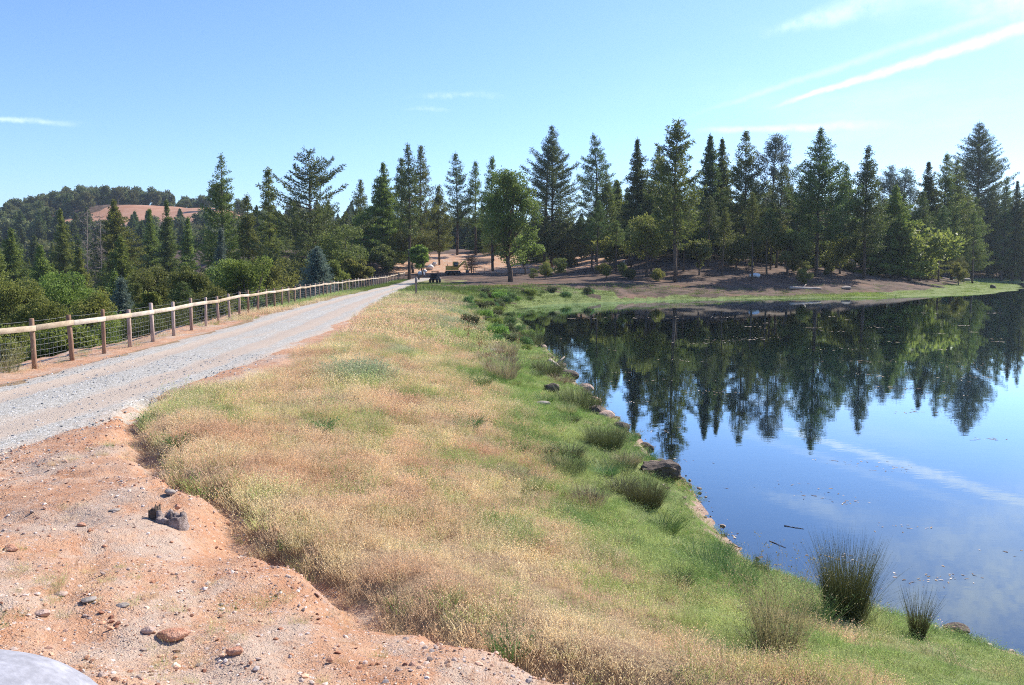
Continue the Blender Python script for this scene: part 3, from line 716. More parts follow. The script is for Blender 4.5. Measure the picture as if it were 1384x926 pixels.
scatter('floating_debris', pts, np.stack([np.zeros(n_), np.zeros(n_), r.rand(n_) * 6.3], -1), np.stack([s_ * 1.6, s_, s_], -1), cl, flk, 'bits of leaf and scum floating on the lake', 'floating debris')

# ------------------------------------------------------------------ trees
def unit(v): return v / (np.linalg.norm(v, axis=-1, keepdims=True) + 1e-9)
def sprigs(P, out, r, k, ln, w, up=.25, spread=.8, jit=.15):
    """k tapered needle or leaf slivers at every point of P"""
    n = len(P); ln = np.repeat(ln, k)[:, None] if isinstance(ln, np.ndarray) else ln; Pk = np.repeat(P, k, 0) + r.randn(n * k, 3) * jit; O = np.repeat(out, k, 0)
    d = unit(O * .6 + r.randn(n * k, 3) * spread + np.array([0, 0, up])); s = unit(np.cross(d, r.randn(n * k, 3)))
    L = ln * (.6 + .8 * r.rand(n * k, 1)); W = w * (.6 + .8 * r.rand(n * k, 1)) * .5
    V = np.stack([Pk - s * W * .5, Pk + d * L * .55 - s * W, Pk + d * L, Pk + d * L * .5 + s * W], 1).reshape(-1, 3)
    return V, np.repeat(np.clip(.5 + .22 * np.repeat(r.randn(n), k) + .15 * r.randn(n * k), 0, 1), 4)
def conifer(seed, H, R, cb=.2, kind='pine', dens=1.0, lean=0.0, mat='pine', fs=1.0, tw=None):
    r = np.random.RandomState(seed); zb = H * cb; pts = []; outs = []; tb = MB()
    nseg = 9; hz = np.linspace(-.6, H, nseg); bend = r.randn() * .012 * H
    def axis_at(z):
        t = np.clip(np.asarray(z, float) / H, 0, 1); return np.stack([lean * H * t + bend * np.sin(t * 3.1), .3 * bend * np.sin(t * 5), np.asarray(z, float)], -1)
    rad0 = tw if tw else .011 * H + .05
    tb.tube(axis_at(hz), rad0 * (1 - np.linspace(0, 1, nseg) ** 1.1 * .93), 7)
    step = {'pine': .66, 'fir': .50, 'layer': 1.12, 'gray': .8, 'young': .34, 'sparse': .6}[kind] * (H / 26) ** .5
    z = zb; phase = r.rand() * 6
    side_len = (.78 + .5 * r.rand(12)) if kind != 'layer' else (.9 + .2 * r.rand(12))
    while z < H * .985:
        t = (z - zb) / (H - zb)
        if kind == 'pine': pr = min(1, (1 - t) * 1.16) ** .95 * (.62 + .38 * min(1, t / .22)); nb = 5; slope = -.14 + .62 * t
        elif kind == 'fir': pr = (1 - t) ** .98; nb = 6; slope = -.26 + .60 * t
        elif kind == 'layer': pr = (1 - t) ** .62 * (.70 + .3 * min(1, t / .35)); nb = 5; slope = -.04 + .50 * t
        elif kind == 'gray': pr = (1 - t ** 2.4) ** .7 * (.6 + .4 * min(1, t / .3)); nb = 5; slope = .55
        elif kind == 'young': pr = (1 - t) ** .75; nb = 8; slope = .05 + .4 * t
        else: pr = (1 - t) ** .9 * .9 + .06; nb = 4; slope = -.25 + .4 * t
        nb = max(3, int(round(nb * dens * (1 if t < .85 else .8))))
        phase += 2.4
        if t < .9 and r.rand() < .10: z += step * .7
        for b in range(nb):
            a = phase + b * 6.283 / nb + r.randn() * .25; sl = side_len[int(a / 6.283 * 12) % 12]
            L = R * pr * sl * (.66 + .62 * r.rand() ** 1.4) * (1.26 if kind == 'pine' else 1.5 if kind == 'fir' else 1.3)
            if r.rand() < .10: L *= .45
            if r.rand() < .12: continue
            if L < .18: L = .18
            zz = z + r.randn() * step * .3; p0 = axis_at(zz)
            d = np.array([math.cos(a), math.sin(a), 0]); up = .35 if kind in ('layer', 'pine') else .15
            m = max(2, int(L / (.42 if kind in ('fir', 'young') else .48)) + 1); s0 = {'pine': .38, 'gray': .45, 'layer': .22, 'fir': .15, 'young': .1, 'sparse': .25}[kind]
            s = np.linspace(s0, 1, m)[:, None]
            q = p0 + d * L * s + np.array([0, 0, 1.0]) * (L * (slope * s + up * s ** 2.5 * (1 - t * .5) * .8))
            if kind in ('fir', 'layer', 'young', 'sparse'):      # flat sprays: fan out sideways
                sd_ = np.array([-d[1], d[0], 0]); wq = .30 * L * (1 - s) + .12
                q = np.concatenate([q, q + sd_ * wq - d * .1, q - sd_ * wq - d * .1])
            else:
                sd_ = np.array([-d[1], d[0], 0]); wq = .20 * L * (1 - s) + .22
                q = np.concatenate([q, q + sd_ * wq * (.6 + .8 * r.rand()) + r.randn(m, 3) * .12, q - sd_ * wq * (.6 + .8 * r.rand()) + r.randn(m, 3) * .12])
            pts.append(q); outs.append(np.repeat(d[None], len(q), 0) + np.array([0, 0, slope * .5]))
            if L > .8: tb.tube([p0, p0 + d * L * .5 + np.array([0, 0, L * slope * .5]), p0 + d * L * .92 + np.array([0, 0, L * (slope * .92 + up * .5 * (1 - t * .5))])], [.03 + .012 * L, .03, .012], 3, False)
        z += step * (.8 + .4 * r.rand()) * (1 - .35 * t)
    top = axis_at(np.linspace(H * .95, H * 1.0, 5)); pts.append(top); outs.append(np.repeat([[0, 0, 1.0]], 5, 0))
    for _ in range(int(5 * (cb > .12))):                          # dead snags below the crown
        zz = zb * (.45 + .55 * r.rand()); a = r.rand() * 6.28; L = R * .4 * r.rand() + .4; p0 = axis_at(zz)
        tb.tube([p0, p0 + np.array([math.cos(a) * L, math.sin(a) * L, -.15 * L])], [.035, .01], 3, False)
    P = np.concatenate(pts); O = np.concatenate(outs); fs_ = 1 - .42 * sm(.72, 1.0, P[:, 2] / H)
    if kind == 'pine': V, v = sprigs(P, O, r, 6, .50 * fs * fs_, .115 * fs, .30, .9, .15)
    elif kind == 'gray': V, v = sprigs(P, O, r, 8, .55 * fs, .10 * fs, .35, .8, .25)
    elif kind == 'layer': V, v = sprigs(P, O, r, 6, .50 * fs, .13 * fs, .12, .55, .10)
    elif kind == 'sparse': V, v = sprigs(P, O, r, 5, .45 * fs, .11 * fs, .05, .6, .12)
    else: V, v = sprigs(P, O, r, 6, .46 * fs * fs_, .135 * fs, .12, .65, .12)
    crown = mesh('crown', V, np.arange(len(V)).reshape(-1, 4), M[mat], {'v': v})
    trunk = mesh('trunk', np.concatenate(tb.V), [np.concatenate(x_) for x_ in tb.F.values() if x_], M['bark'], None, True)
    return trunk, crown
def broadleaf(seed, H, R, cb=.25, mat='oak', leaves=9000, ls=.3, lobes=20, bark='bark', squat=1.0, loose=0.0, lean=0.0):
    r = np.random.RandomState(seed); tb = MB(); cz = H * (cb + 1) / 2; hz = H * (1 - cb) / 2
    c = unit(r.randn(lobes, 3)); c[:, 2] = np.where(r.rand(lobes) < .35, np.abs(c[:, 2]), c[:, 2]); rr = .45 + .48 * r.rand(lobes, 1)
    C = c * rr * np.array([R * .98, R * .98, hz * 1.05]) + np.array([lean * H, 0, cz]); lr = R * (.20 + .26 * r.rand(lobes) ** 1.3) * (1 if lobes < 30 else .85)
    C[:, 2] = np.clip(C[:, 2], H * cb + lr * .3, H - lr * .68)
    tp = np.array([[0, 0, -.5], [lean * H * .15, 0, H * cb * .6], [lean * H * .5 + r.randn() * .05 * H, r.randn() * .04 * H, H * cb * 1.1], [lean * H * .8, 0, cz * .98]])
    r0 = .018 * H + .06; tb.tube(tp, [r0 * 1.25, r0, r0 * .8, r0 * .35], 7)
    for k in range(lobes):
        a = tp[2] + (tp[3] - tp[2]) * r.rand() * .8; mid = (a + C[k]) / 2 + r.randn(3) * .06 * R + np.array([0, 0, -.05 * H])
        tb.tube([a, mid, C[k]], [r0 * .35, r0 * .22, r0 * .07], 4, False)
    n = leaves; li = r.choice(lobes, n, p=lr ** 2 / (lr ** 2).sum()); dv = unit(r.randn(n, 3)); q = (.55 + .55 * r.rand(n, 1) ** .5) * (1 + loose * np.abs(r.randn(n, 1)))
    cl = vnoise(dv[:, 0] * 2.5 + li * 3.7 + 9, dv[:, 2] * 2.5 + dv[:, 1] * 2.1)
    P = C[li] + dv * q * lr[li, None] * np.array([1, 1, .78 * squat]) * (.72 + .5 * cl[:, None])
    V, _ = sprigs(P, dv, r, 1, ls, ls * .62, .1, 1.0, ls * .3)
    v = np.repeat(np.clip(.35 + .5 * (cl - .5) + .3 * r.rand(lobes)[li] + .12 * r.randn(n), 0, 1), 4)
    return (mesh('trunk', np.concatenate(tb.V), [np.concatenate(x_) for x_ in tb.F.values() if x_], M[bark], None, True),
            mesh('crown', V, np.arange(len(V)).reshape(-1, 4), M[mat], {'v': v}))
def snag(seed, H, R, mat='dead', n=60, twigs=3, tw=.18):
    r = np.random.RandomState(seed); tb = MB(); cr = MB()
    tb.tube([[0, 0, -.5], [r.randn() * .2, 0, H * .5], [r.randn() * .3, r.randn() * .3, H]], [tw, tw * .7, .03], 6)
    for k in range(n):
        z = H * (.18 + .8 * r.rand()); a = r.rand() * 6.28; L = R * (1 - .6 * z / H) * (.4 + .7 * r.rand()); p0 = np.array([0, 0, z]); d = np.array([math.cos(a), math.sin(a), r.randn() * .25])
        e = p0 + d * L; cr.tube([p0, (p0 + e) / 2 + r.randn(3) * .1, e], [.05, .035, .015], 3, False)
        for _ in range(twigs):
            b0 = p0 + d * L * (.35 + .6 * r.rand()); cr.tube([b0, b0 + r.randn(3) * R * .22], [.022, .01], 3, False)
    g_ = lambda nm, b: mesh(nm, np.concatenate(b.V), [np.concatenate(x_) for x_ in b.F.values() if x_], M[mat], None, True)
    return g_('trunk', tb), g_('branches', cr)
def plant(name, tr, cr, loc, label, cat, group=None, rz=0.0, s=1.0):
    e = empty(name, loc, rz); e.scale = (s, s, s) if not hasattr(s, '__len__') else s
    tag(e, label, cat, group); obj('trunk', tr, e); obj('branches' if cr.name.startswith('branches') else 'crown', cr, e); return e

# the trees one can tell apart: x and top in the photograph, base row or distance, half width in pixels
HERO = [
 # px, top, base(None: hidden), D, halfw, builder, kwargs, label
 (305, 207, None, 150, 33, 'pine', dict(cb=.12, dens=1.1, mat='pine'), 'tall pointed pine standing above the bright green bushy tree left of the dam'),
 (338, 262, None, 142, 24, 'pine', dict(cb=.06, dens=1.2, mat='pine'), 'lower full pine touching the right side of the tall pointed pine left of the dam'),
 (367, 226, None, 150, 26, 'sparse', dict(cb=.10, dens=1.5, mat='fir'), 'spindly fir with a thin spire between the pointed pine and the wide layered fir'),
 (422, 204, None, 138, 60, 'layer', dict(cb=.20, dens=1.1, mat='pine_dark'), 'wide open fir with long layered branches and bare trunk left of the dam'),
 (455, 300, None, 165, 20, 'pine', dict(cb=.10, dens=1.1, mat='pine'), 'short conifer right behind the wide layered fir'),
 (490, 243, None, 200, 14, 'pine', dict(cb=.15), 'slim pale pine with a narrow top left of the dark dense fir'),
 (520, 219, 368, None, 25, 'fir', dict(cb=.14, dens=1.0, mat='fir'), 'dense dark fir with ragged left branches standing left of the road end'),
 (545, 213, None, 188, 15, 'pine', dict(cb=.18), 'left pine of the close trio rising behind the road end'),
 (553, 195, 377, None, 16, 'pine', dict(cb=.34, dens=.9, mat='pine_dark'), 'tall pine with a dark bare trunk beside the far end of the fence'),
 (571, 197, None, 182, 19, 'pine', dict(cb=.28, dens=.9), 'tall thin crowned pine just right of the fence end pine'),
 (594, 250, 358, None, 17, 'pine', dict(cb=.18, dens=.95), 'short pine growing alone above the pale boulders'),
 (618, 205, 345, None, 17, 'pine', dict(cb=.30, dens=.85, lean=-.015, mat='pine_dark'), 'tall slender pine behind the yellow excavator'),
 (643, 217, 345, None, 12, 'pine', dict(cb=.32, dens=.8), 'narrow pine with a clean trunk behind the orange leafed tree'),
 (666, 212, None, 180, 16, 'pine', dict(cb=.25), 'pine rising just behind the left edge of the big lakeside oak'),
 (745, 172, 361, None, 37, 'pine', dict(cb=.16, dens=1.5, mat='pine_dark'), 'big dark pine with twin trunks right of the lakeside oak'),
 (800, 180, 347, None, 24, 'pine', dict(cb=.30, dens=1.0, mat='pine_dark'), 'narrow dark pine between the twin trunk pine and the small oaks'),
 (818, 232, None, 188, 16, 'pine', dict(cb=.12, dens=1.0), 'lower pine tucked behind the right side of the narrow dark pine'),
 (832, 243, None, 200, 13, 'young', dict(cb=.10, mat='fir'), 'slim young fir in the gap right of the narrow dark pine'),
 (858, 186, None, 176, 21, 'fir', dict(cb=.12, dens=1.0, mat='pine_dark'), 'dark spired fir behind the small shore oak'),
 (887, 195, None, 182, 20, 'pine', dict(cb=.15, dens=1.1), 'pine filling the space left of the tall ragged lakeside pine'),
 (913, 163, 381, None, 35, 'layer', dict(cb=.22, dens=1.35, mat='pine'), 'tall ragged lakeside pine with upswept branches and long bare trunk'),
 (955, 180, None, 172, 21, 'fir', dict(cb=.14, dens=1.0, mat='pine_dark'), 'left one of two dark firs standing close together right of the ragged pine'),
 (971, 186, None, 176, 18, 'fir', dict(cb=.14, dens=1.0, mat='pine'), 'right one of two dark firs standing close together right of the ragged pine'),
 (1002, 178, None, 168, 25, 'pine', dict(cb=.15, dens=1.15, mat='pine'), 'full pine with a sharp top left of the round topped grey pine'),
 (1043, 183, None, 172, 21, 'gray', dict(cb=.30, dens=.9, mat='gray_pine'), 'thin grey pine with a rounded see-through top'),
 (1049, 222, 362, None, 18, 'pine', dict(cb=.45, dens=.85, lean=.055, mat='pine_dark'), 'pine with a leaning dark trunk in front of the round topped grey pine'),
 (1103, 174, 373, None, 33, 'pine', dict(cb=.25, dens=1.6, mat='pine_dark'), 'broad dark pine with a thick straight trunk above the middle of the far shore'),
 (1137, 222, None, 178, 18, 'pine', dict(cb=.12), 'lower pine just right of the broad dark pine'),
 (1168, 195, 376, None, 22, 'pine', dict(cb=.20, dens=1.1, mat='pine_dark'), 'dark columnar pine standing forward by the shore right of the broad pine'),
 (1196, 226, None, 205, 14, 'gray', dict(cb=.35, dens=.8, mat='gray_pine'), 'left one of two pale thin pines behind the columnar pine'),
 (1216, 229, None, 208, 15, 'gray', dict(cb=.35, dens=.8, mat='gray_pine'), 'right one of two pale thin pines behind the columnar pine'),
 (1205, 250, None, 165, 26, 'fir', dict(cb=.10, dens=1.0, mat='fir'), 'full green fir below the two pale thin pines'),
 (1246, 218, None, 190, 23, 'fir', dict(cb=.12, dens=1.0, mat='pine_dark'), 'dark fir forming the left shoulder of the right hand clump'),
 (1270, 206, None, 196, 20, 'pine', dict(cb=.15, mat='pine'), 'bluish pine behind the middle of the right hand clump'),
 (1284, 214, None, 200, 17, 'pine', dict(cb=.15, mat='pine'), 'pine nestled against the left side of the great right hand pine'),
 (1313, 163, 372, None, 50, 'pine', dict(cb=.06, dens=2.1, mat='pine_dark'), 'great dense pine, the tallest at the right end of the lake'),
 (1336, 250, 372, None, 22, 'pine', dict(cb=.05, dens=1.3, mat='pine'), 'grey green pine skirting the right side of the great right hand pine'),
 (1352, 238, None, 262, 12, 'pine', dict(cb=.15), 'small distant pine just right of the great right hand pine'),
 (1366, 244, None, 262, 11, 'fir', dict(cb=.12), 'distant fir near the right edge above the dark inlet'),
 (1380, 237, None, 262, 12, 'pine', dict(cb=.15), 'distant pine at the very right edge of the view'),
 (160, 270, None, 175, 38, 'fir', dict(cb=.03, dens=1.15, mat='fir'), 'large sunlit fir in front of the red hillside field'),
 (88, 282, None, 180, 19, 'fir', dict(cb=.03, dens=1.0, mat='fir'), 'sunlit fir left of the dead grey trees'),
 (207, 282, None, 190, 17, 'fir', dict(cb=.04, dens=.9, mat='fir'), 'olive fir with thin top right of the large sunlit fir'),
 (230, 270, None, 185, 17, 'fir', dict(cb=.03, dens=1.0, mat='pine'), 'narrow fir before the middle of the red field'),
 (258, 293, None, 180, 16, 'fir', dict(cb=.04, dens=1.0, mat='fir'), 'shorter fir at the right end of the red field'),
 (20, 308, None, 150, 25, 'fir', dict(cb=.03, dens=1.1, mat='fir'), 'broad sunlit fir near the left edge in the valley'),
 (58, 330, None, 135, 24, 'fir', dict(cb=.03, dens=1.1, mat='fir'), 'broad low fir between two pines deep in the valley'),
 (110, 335, None, 140, 26, 'fir', dict(cb=.03, dens=1.1, mat='fir'), 'wide green fir below the dead grey trees'),
 (302, 308, None, 118, 13, 'young', dict(cb=.05, mat='gray_pine'), 'blue grey young pine against dark oaks left of the bright tree'),
 (165, 376, None, 72, 18, 'young', dict(cb=.04, mat='gray_pine'), 'blue grey young pine rising just behind the near fence'),
 (430, 334, None, 100, 17, 'young', dict(cb=.02, mat='gray_pine', dens=1.2), 'blue grey bushy pine just behind the middle of the fence'),
]
hero_xy = []
for k, (px, top, base, D, hw, kind, kw, label) in enumerate(HERO):
    if base is not None: x, y, z = on_ground(px, base, 90, 400)
    else: x, y = at_dist(px, D); z = T1(x, y)
    H = z_at(top, y) - z; R = hw / FPX * y * 1.12
    kw = dict(kw); near = y < 125
    tr, cr = conifer(500 + k, H, R, kind=kind, fs=(.62 if near and kind == 'young' else 1.0), **kw)
    e = plant('fir_tree' if kind in ('fir', 'sparse', 'layer') else 'pine_tree', tr, cr, (x, y, z - .1), label, 'fir tree' if kind in ('fir', 'sparse', 'layer') else 'pine tree')
    if 'twin trunks' in label:
        tb = MB(); tb.tube([[-1.6, 0, -.5], [-1.35, .2, H * .3], [-1.0, .2, H * .6], [-.6, 0, H * .9]], [.36, .3, .2, .05], 7); tb.build('trunk', M['bark'], e, True)
    hero_xy.append((x, y))

BROAD = [
 # px, top, base or None, D, halfw, cb, mat, leaves, label, cat
 (690, 226, 381, None, 42, .16, 'oak_mid', 24000, 'big leafy oak with sunlit right side at the lake corner', 'oak tree', 46, .0),
 (335, 338, None, 84, 46, .02, 'oak_bright', 26000, 'bright green rounded bushy tree behind the fence', 'oak tree', 30, .0),
 (874, 294, 374, None, 27, .25, 'oak', 8000, 'small sunlit oak standing right of the pale broken trunk', 'oak tree', 18, .1),
 (824, 322, 363, None, 27, .30, 'oak', 6000, 'low wide oak left of the pale broken trunk', 'oak tree', 14, .0),
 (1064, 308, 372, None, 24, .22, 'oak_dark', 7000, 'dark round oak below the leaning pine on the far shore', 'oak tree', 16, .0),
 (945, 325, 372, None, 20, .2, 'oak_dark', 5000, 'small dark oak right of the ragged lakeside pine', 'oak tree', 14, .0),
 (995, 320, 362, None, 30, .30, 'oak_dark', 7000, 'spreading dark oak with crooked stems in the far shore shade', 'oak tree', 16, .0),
 (1135, 318, 370, None, 24, .30, 'oak', 6000, 'light green oak between the broad dark pine and the columnar pine', 'oak tree', 16, .1),
 (1230, 325, 372, None, 20, .12, 'oak', 5000, 'sunlit shrubby oak at the foot of the right hand clump', 'oak tree', 14, .1),
 (1289, 328, 373, None, 13, .18, 'oak_mid', 6000, 'pale green little oak on the grassy point at the right', 'oak tree', 14, .1),
 (1255, 340, 366, None, 14, .10, 'oak', 4000, 'low bright green bush left of the pale little oak', 'shrub', 12, .1),
 (1345, 350, 376, None, 12, .05, 'oak_dark', 4000, 'grey green bush at the tip of the grassy point', 'shrub', 12, .1),
 (462, 305, None, 128, 38, .2, 'oak_dark', 11000, 'olive oak with rounded crown behind the far stretch of fence', 'oak tree', 22, .0),
 (486, 342, None, 124, 17, .28, 'oak', 6000, 'small olive oak on the brown slope behind the fence end', 'oak tree', 14, .0),
 (452, 352, None, 114, 18, .28, 'oak', 6000, 'short oak with a visible dark stem left of the small slope oak', 'oak tree', 14, .0),
 (395, 345, None, 125, 26, .15, 'oak_dark', 9000, 'dark oak between the bright tree and the blue grey pine', 'oak tree', 20, .0),
 (518, 332, 372, None, 17, .15, 'oak_dark', 5000, 'dark low oak at the foot of the dense fir', 'oak tree', 14, .0),
 (566, 322, 378, None, 11, .1, 'oak_bright', 4500, 'slim green leafy tree wrapping the fence end pine', 'oak tree', 12, .1),
 (710, 322, 371, None, 22, .25, 'oak_bright', 6000, 'light green drooping sapling below the big lakeside oak', 'oak tree', 14, .2),
 (768, 318, None, 182, 24, .1, 'oak_dark', 5000, 'dark undergrowth oak behind the twin trunk pine', 'oak tree', 14, .0),
 (215, 352, None, 84, 34, .10, 'oak_dark', 16000, 'large dark oak behind the fence in the valley', 'oak tree', 26, .0),
 (255, 358, None, 76, 30, .10, 'oak_dark', 15000, 'dark round oak right of the large dark valley oak', 'oak tree', 24, .0),
 (203, 392, None, 60, 17, .10, 'oak', 9000, 'small lighter oak in front of the large dark valley oak', 'oak tree', 16, .0),
 (290, 385, None, 66, 32, .10, 'oak_dark', 15000, 'dusky oak peeking above the fence left of the bright tree', 'oak tree', 24, .0),
 (90, 368, None, 76, 42, .10, 'oak_bright', 18000, 'yellow green oak spreading in the middle of the valley', 'oak tree', 28, .0),
 (20, 372, None, 66, 40, .10, 'oak', 18000, 'olive oak at the left edge of the valley', 'oak tree', 28, .0),
 (130, 392, None, 60, 34, .10, 'oak', 16000, 'green oak below the yellow green valley oak', 'oak tree', 26, .0),
 (55, 400, None, 52, 40, .10, 'oak', 18000, 'near olive oak just above the fence rail at left', 'oak tree', 28, .0),
 (5, 430, None, 38, 44, .08, 'oak', 20000, 'green oak seen through the fence wires at far left', 'oak tree', 28, .0),
 (85, 440, None, 36, 44, .08, 'oak', 20000, 'green oak seen through the wires between the nearest posts', 'oak tree', 28, .0),
]
for k, (px, top, base, D, hw, cb, mat, leaves, label, cat, lobes, loose) in enumerate(BROAD):
    if base is not None: x, y, z = on_ground(px, base, 60, 400)
    else: x, y = at_dist(px, D); z = T1(x, y)
    H = z_at(top, y) - z; R = hw / FPX * y * 1.05
    if base is None: cb = max(cb, 1 - (2.6 * R) / H) if H > 2.6 * R else cb
    ls = float(np.clip(.0022 * y, .13, .42))
    tr, cr = broadleaf(900 + k, H, R, cb, mat, leaves, ls, lobes, loose=loose)
    plant('oak_tree' if cat == 'oak tree' else 'shrub', tr, cr, (x, y, z - .1), label, cat)
    hero_xy.append((x, y))

# snags and the orange leafed tree
for px, top, D, lab in ((120, 283, 160, 'dead grey tree with bare branches, the left of two in the valley'), (138, 286, 158, 'dead grey tree with bare branches, the right of two in the valley')):
    x, y = at_dist(px, D); z = T1(x, y); tr, br = snag(px, z_at(top, y) - z, 2.8, n=150, tw=.11)
    plant('dead_tree', tr, br, (x, y, z), lab, 'dead tree')
x, y, z = on_ground(637, 369, 120, 300); tr, br = snag(5, z_at(345, y) - z, 2.9, 'orange_twig', 70, 5, .14)
plant('bare_tree', tr, br, (x, y, z), 'small bare orange brown tree right beside the yellow excavator', 'tree')

# filler forest: shared trees, each one an object of its own
FV = {'pine': [conifer(40 + k, 24, 3.8, .14 + .03 * (k % 5), 'pine', 1.1, mat=('pine', 'pine_dark')[k % 2]) for k in range(10)],
      'fir': [conifer(60 + k, 22, 4.1, .05, 'fir', 1.0, mat=('fir', 'pine')[k % 2]) for k in range(9)],
      'tall': [conifer(50 + k, 25, 3.3, .40 + .04 * k, 'pine', 1.0, mat=('pine_dark', 'pine')[k % 2], lean=(0, .03, -.02)[k % 3]) for k in range(5)],
      'gray': [conifer(70 + k, 20, 3.0, .25, 'gray', .9, mat='gray_pine') for k in range(2)],
      'oak': [broadleaf(80 + k, 11, (4.6, 3.6, 5.0, 4.0)[k % 4], .12, ('oak_dark', 'oak', 'oak_dark', 'oak_mid', 'oak_dark', 'oak', 'oak_dark')[k], 9500, .28, 18 + 4 * k, loose=.08) for k in range(7)],
      'faroak': [broadleaf(90 + k, 11, 3.4, .20, 'oak_far', 2600, .70, 12, squat=1.3, loose=.08) for k in range(5)],
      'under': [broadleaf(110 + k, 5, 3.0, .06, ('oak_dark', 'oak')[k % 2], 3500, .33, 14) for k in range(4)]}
NAME = {'pine': ('pine_tree', 'pine tree'), 'fir': ('fir_tree', 'fir tree'), 'gray': ('pine_tree', 'pine tree'), 'tall': ('pine_tree', 'pine tree'), 'oak': ('oak_tree', 'oak tree'), 'faroak': ('oak_tree', 'oak tree'), 'under': ('shrub', 'shrub')}
BH = {'tall': 25, 'pine': 24, 'fir': 22, 'gray': 20, 'oak': 11, 'faroak': 11, 'under': 5}
fr = random.Random(11)
def fill(n, pxr, dr, kinds, hr, labels, group, mind=3.0, topr=None, cond=None):
    made = 0; tries = 0
    while made < n and tries < n * 60:
        tries += 1
        px = fr.uniform(*pxr); D = fr.uniform(*dr); x, y = at_dist(px, D)
        if any((x - a) ** 2 + (y - b) ** 2 < mind * mind for a, b in hero_xy): continue
        if cond and not cond(x, y): continue
        z = T1(x, y)
        if z < .6 and x > -10: continue
        kd = fr.choice(kinds); H = fr.uniform(*hr)
        if topr:
            lim = z_at(topr(px), y) - z
            H = min(H, lim * fr.uniform(.86, 1.0))
            if H < 3: continue
        s = H / BH[kd]; sx = s * fr.uniform(.85, 1.15) if kd in ('oak', 'faroak', 'under') else max(s, .6) * fr.uniform(.85, 1.1)
        tr, cr = fr.choice(FV[kd]); nm, cat = NAME[kd]
        if cat not in labels: continue
        plant(nm, tr, cr, (x, y, z - .15), labels[cat], cat, group + ' (' + cat + 's)', fr.uniform(0, 6.28), (sx, sx, s)); hero_xy.append((x, y)); made += 1
# profile of the tree tops across the photograph (rows), used to cap the filler trees
def tops_right(px): return float(np.interp(px, [690, 780, 800, 850, 940, 1000, 1100, 1200, 1300, 1384], [285, 300, 262, 250, 235, 240, 240, 255, 250, 262])) + fr.uniform(-8, 22)
def tops_mid(px): return float(np.interp(px, [380, 450, 500, 560, 600, 640, 720, 760, 800], [285, 292, 285, 285, 298, 292, 300, 292, 290])) + fr.uniform(-4, 16)
def tops_left(px): return float(np.interp(px, [0, 60, 120, 200, 300, 400], [300, 320, 318, 300, 300, 305])) + fr.uniform(-6, 36)
fill(66, (795, 1390), (172, 222), ['pine', 'fir', 'tall', 'pine'], (14, 30), {'pine tree': 'pine filling the dense row behind the tall lakeside pines', 'fir tree': 'fir filling the dense row behind the tall lakeside pines'}, 'conifers behind the tall lakeside trees', 3.2, tops_right)
fill(9, (790, 905), (150, 172), ['tall'], (17, 25), {'pine tree': 'bare trunked pine round the narrow dark pine and small shore oaks'}, 'conifers round the small shore oaks', 3.0, lambda p: 262 + fr.uniform(0, 40))
fill(8, (880, 1060), (142, 156), ['tall'], (18, 27), {'pine tree': 'bare trunked pine near the water right of the ragged pine'}, 'conifers near the shaded shore', 4.0, lambda p: 240 + fr.uniform(0, 40))
fill(24, (850, 1380), (162, 200), ['oak', 'oak', 'under'], (5, 12), {'oak tree': 'shaded oak beneath the tall pines of the far shore', 'shrub': 'low shaded bush beneath the tall pines of the far shore'}, 'understorey of the far shore', 3.0)
fill(20, (700, 1330), (134, 168), ['under', 'under', 'oak'], (1.2, 3.6), {'oak tree': 'stunted little oak in the shade near the far shore', 'shrub': 'dark sapling bush in the shade near the far shore'}, 'saplings near the far shore', 2.5, cond=lambda x, y: float(shore_d(np.array([x]), np.array([y]))[0]) > 13)
fill(26, (380, 800), (205, 290), ['pine', 'fir', 'fir'], (14, 30), {'pine tree': 'pine in the woods behind the red clearing', 'fir tree': 'fir in the woods behind the red clearing'}, 'trees behind the red clearing', 4.0, tops_mid)
fill(22, (640, 800), (192, 240), ['fir', 'oak', 'oak'], (8, 16), {'fir tree': 'short fir behind the lake corner', 'oak tree': 'oak in the woods behind the lake corner'}, 'trees behind the lake corner', 4.0, tops_mid)
fill(18, (400, 560), (165, 205), ['fir', 'oak', 'oak'], (6, 15), {'fir tree': 'short fir in the shade left of the road end', 'oak tree': 'shaded oak left of the road end'}, 'trees left of the road end', 4.0, tops_mid)
fill(44, (-40, 400), (130, 330), ['fir', 'fir', 'pine'], (14, 30), {'pine tree': 'pine among the crowded valley conifers', 'fir tree': 'fir among the crowded valley conifers'}, 'crowded valley conifers', 4.5, tops_left)
fill(76, (-60, 400), (70, 210), ['oak'], (9, 14), {'oak tree': 'rounded oak filling the gaps between the valley conifers'}, 'oaks between the valley conifers', 5.0, lambda p: float(np.interp(p, [0, 200, 400], [345, 345, 335])) + fr.uniform(0, 50))
fill(34, (-80, 320), (34, 64), ['oak'], (7, 12), {'oak tree': 'rounded oak low in the valley behind the near fence'}, 'oaks low behind the near fence', 4.0, lambda p: float(np.interp(p, [0, 100, 200, 320], [415, 420, 402, 392])) + fr.uniform(0, 30), cond=lambda x, y: x < float(fence_x(y)) - 5)
fill(14, (-20, 330), (62, 120), ['fir', 'pine', 'fir'], (11, 19), {'pine tree': 'young pine poking up between the near valley oaks', 'fir tree': 'young fir poking up between the near valley oaks'}, 'young conifers between the near valley oaks', 4.0, lambda p: 345 + fr.uniform(0, 40), cond=lambda x, y: x < float(fence_x(y)) - 6)
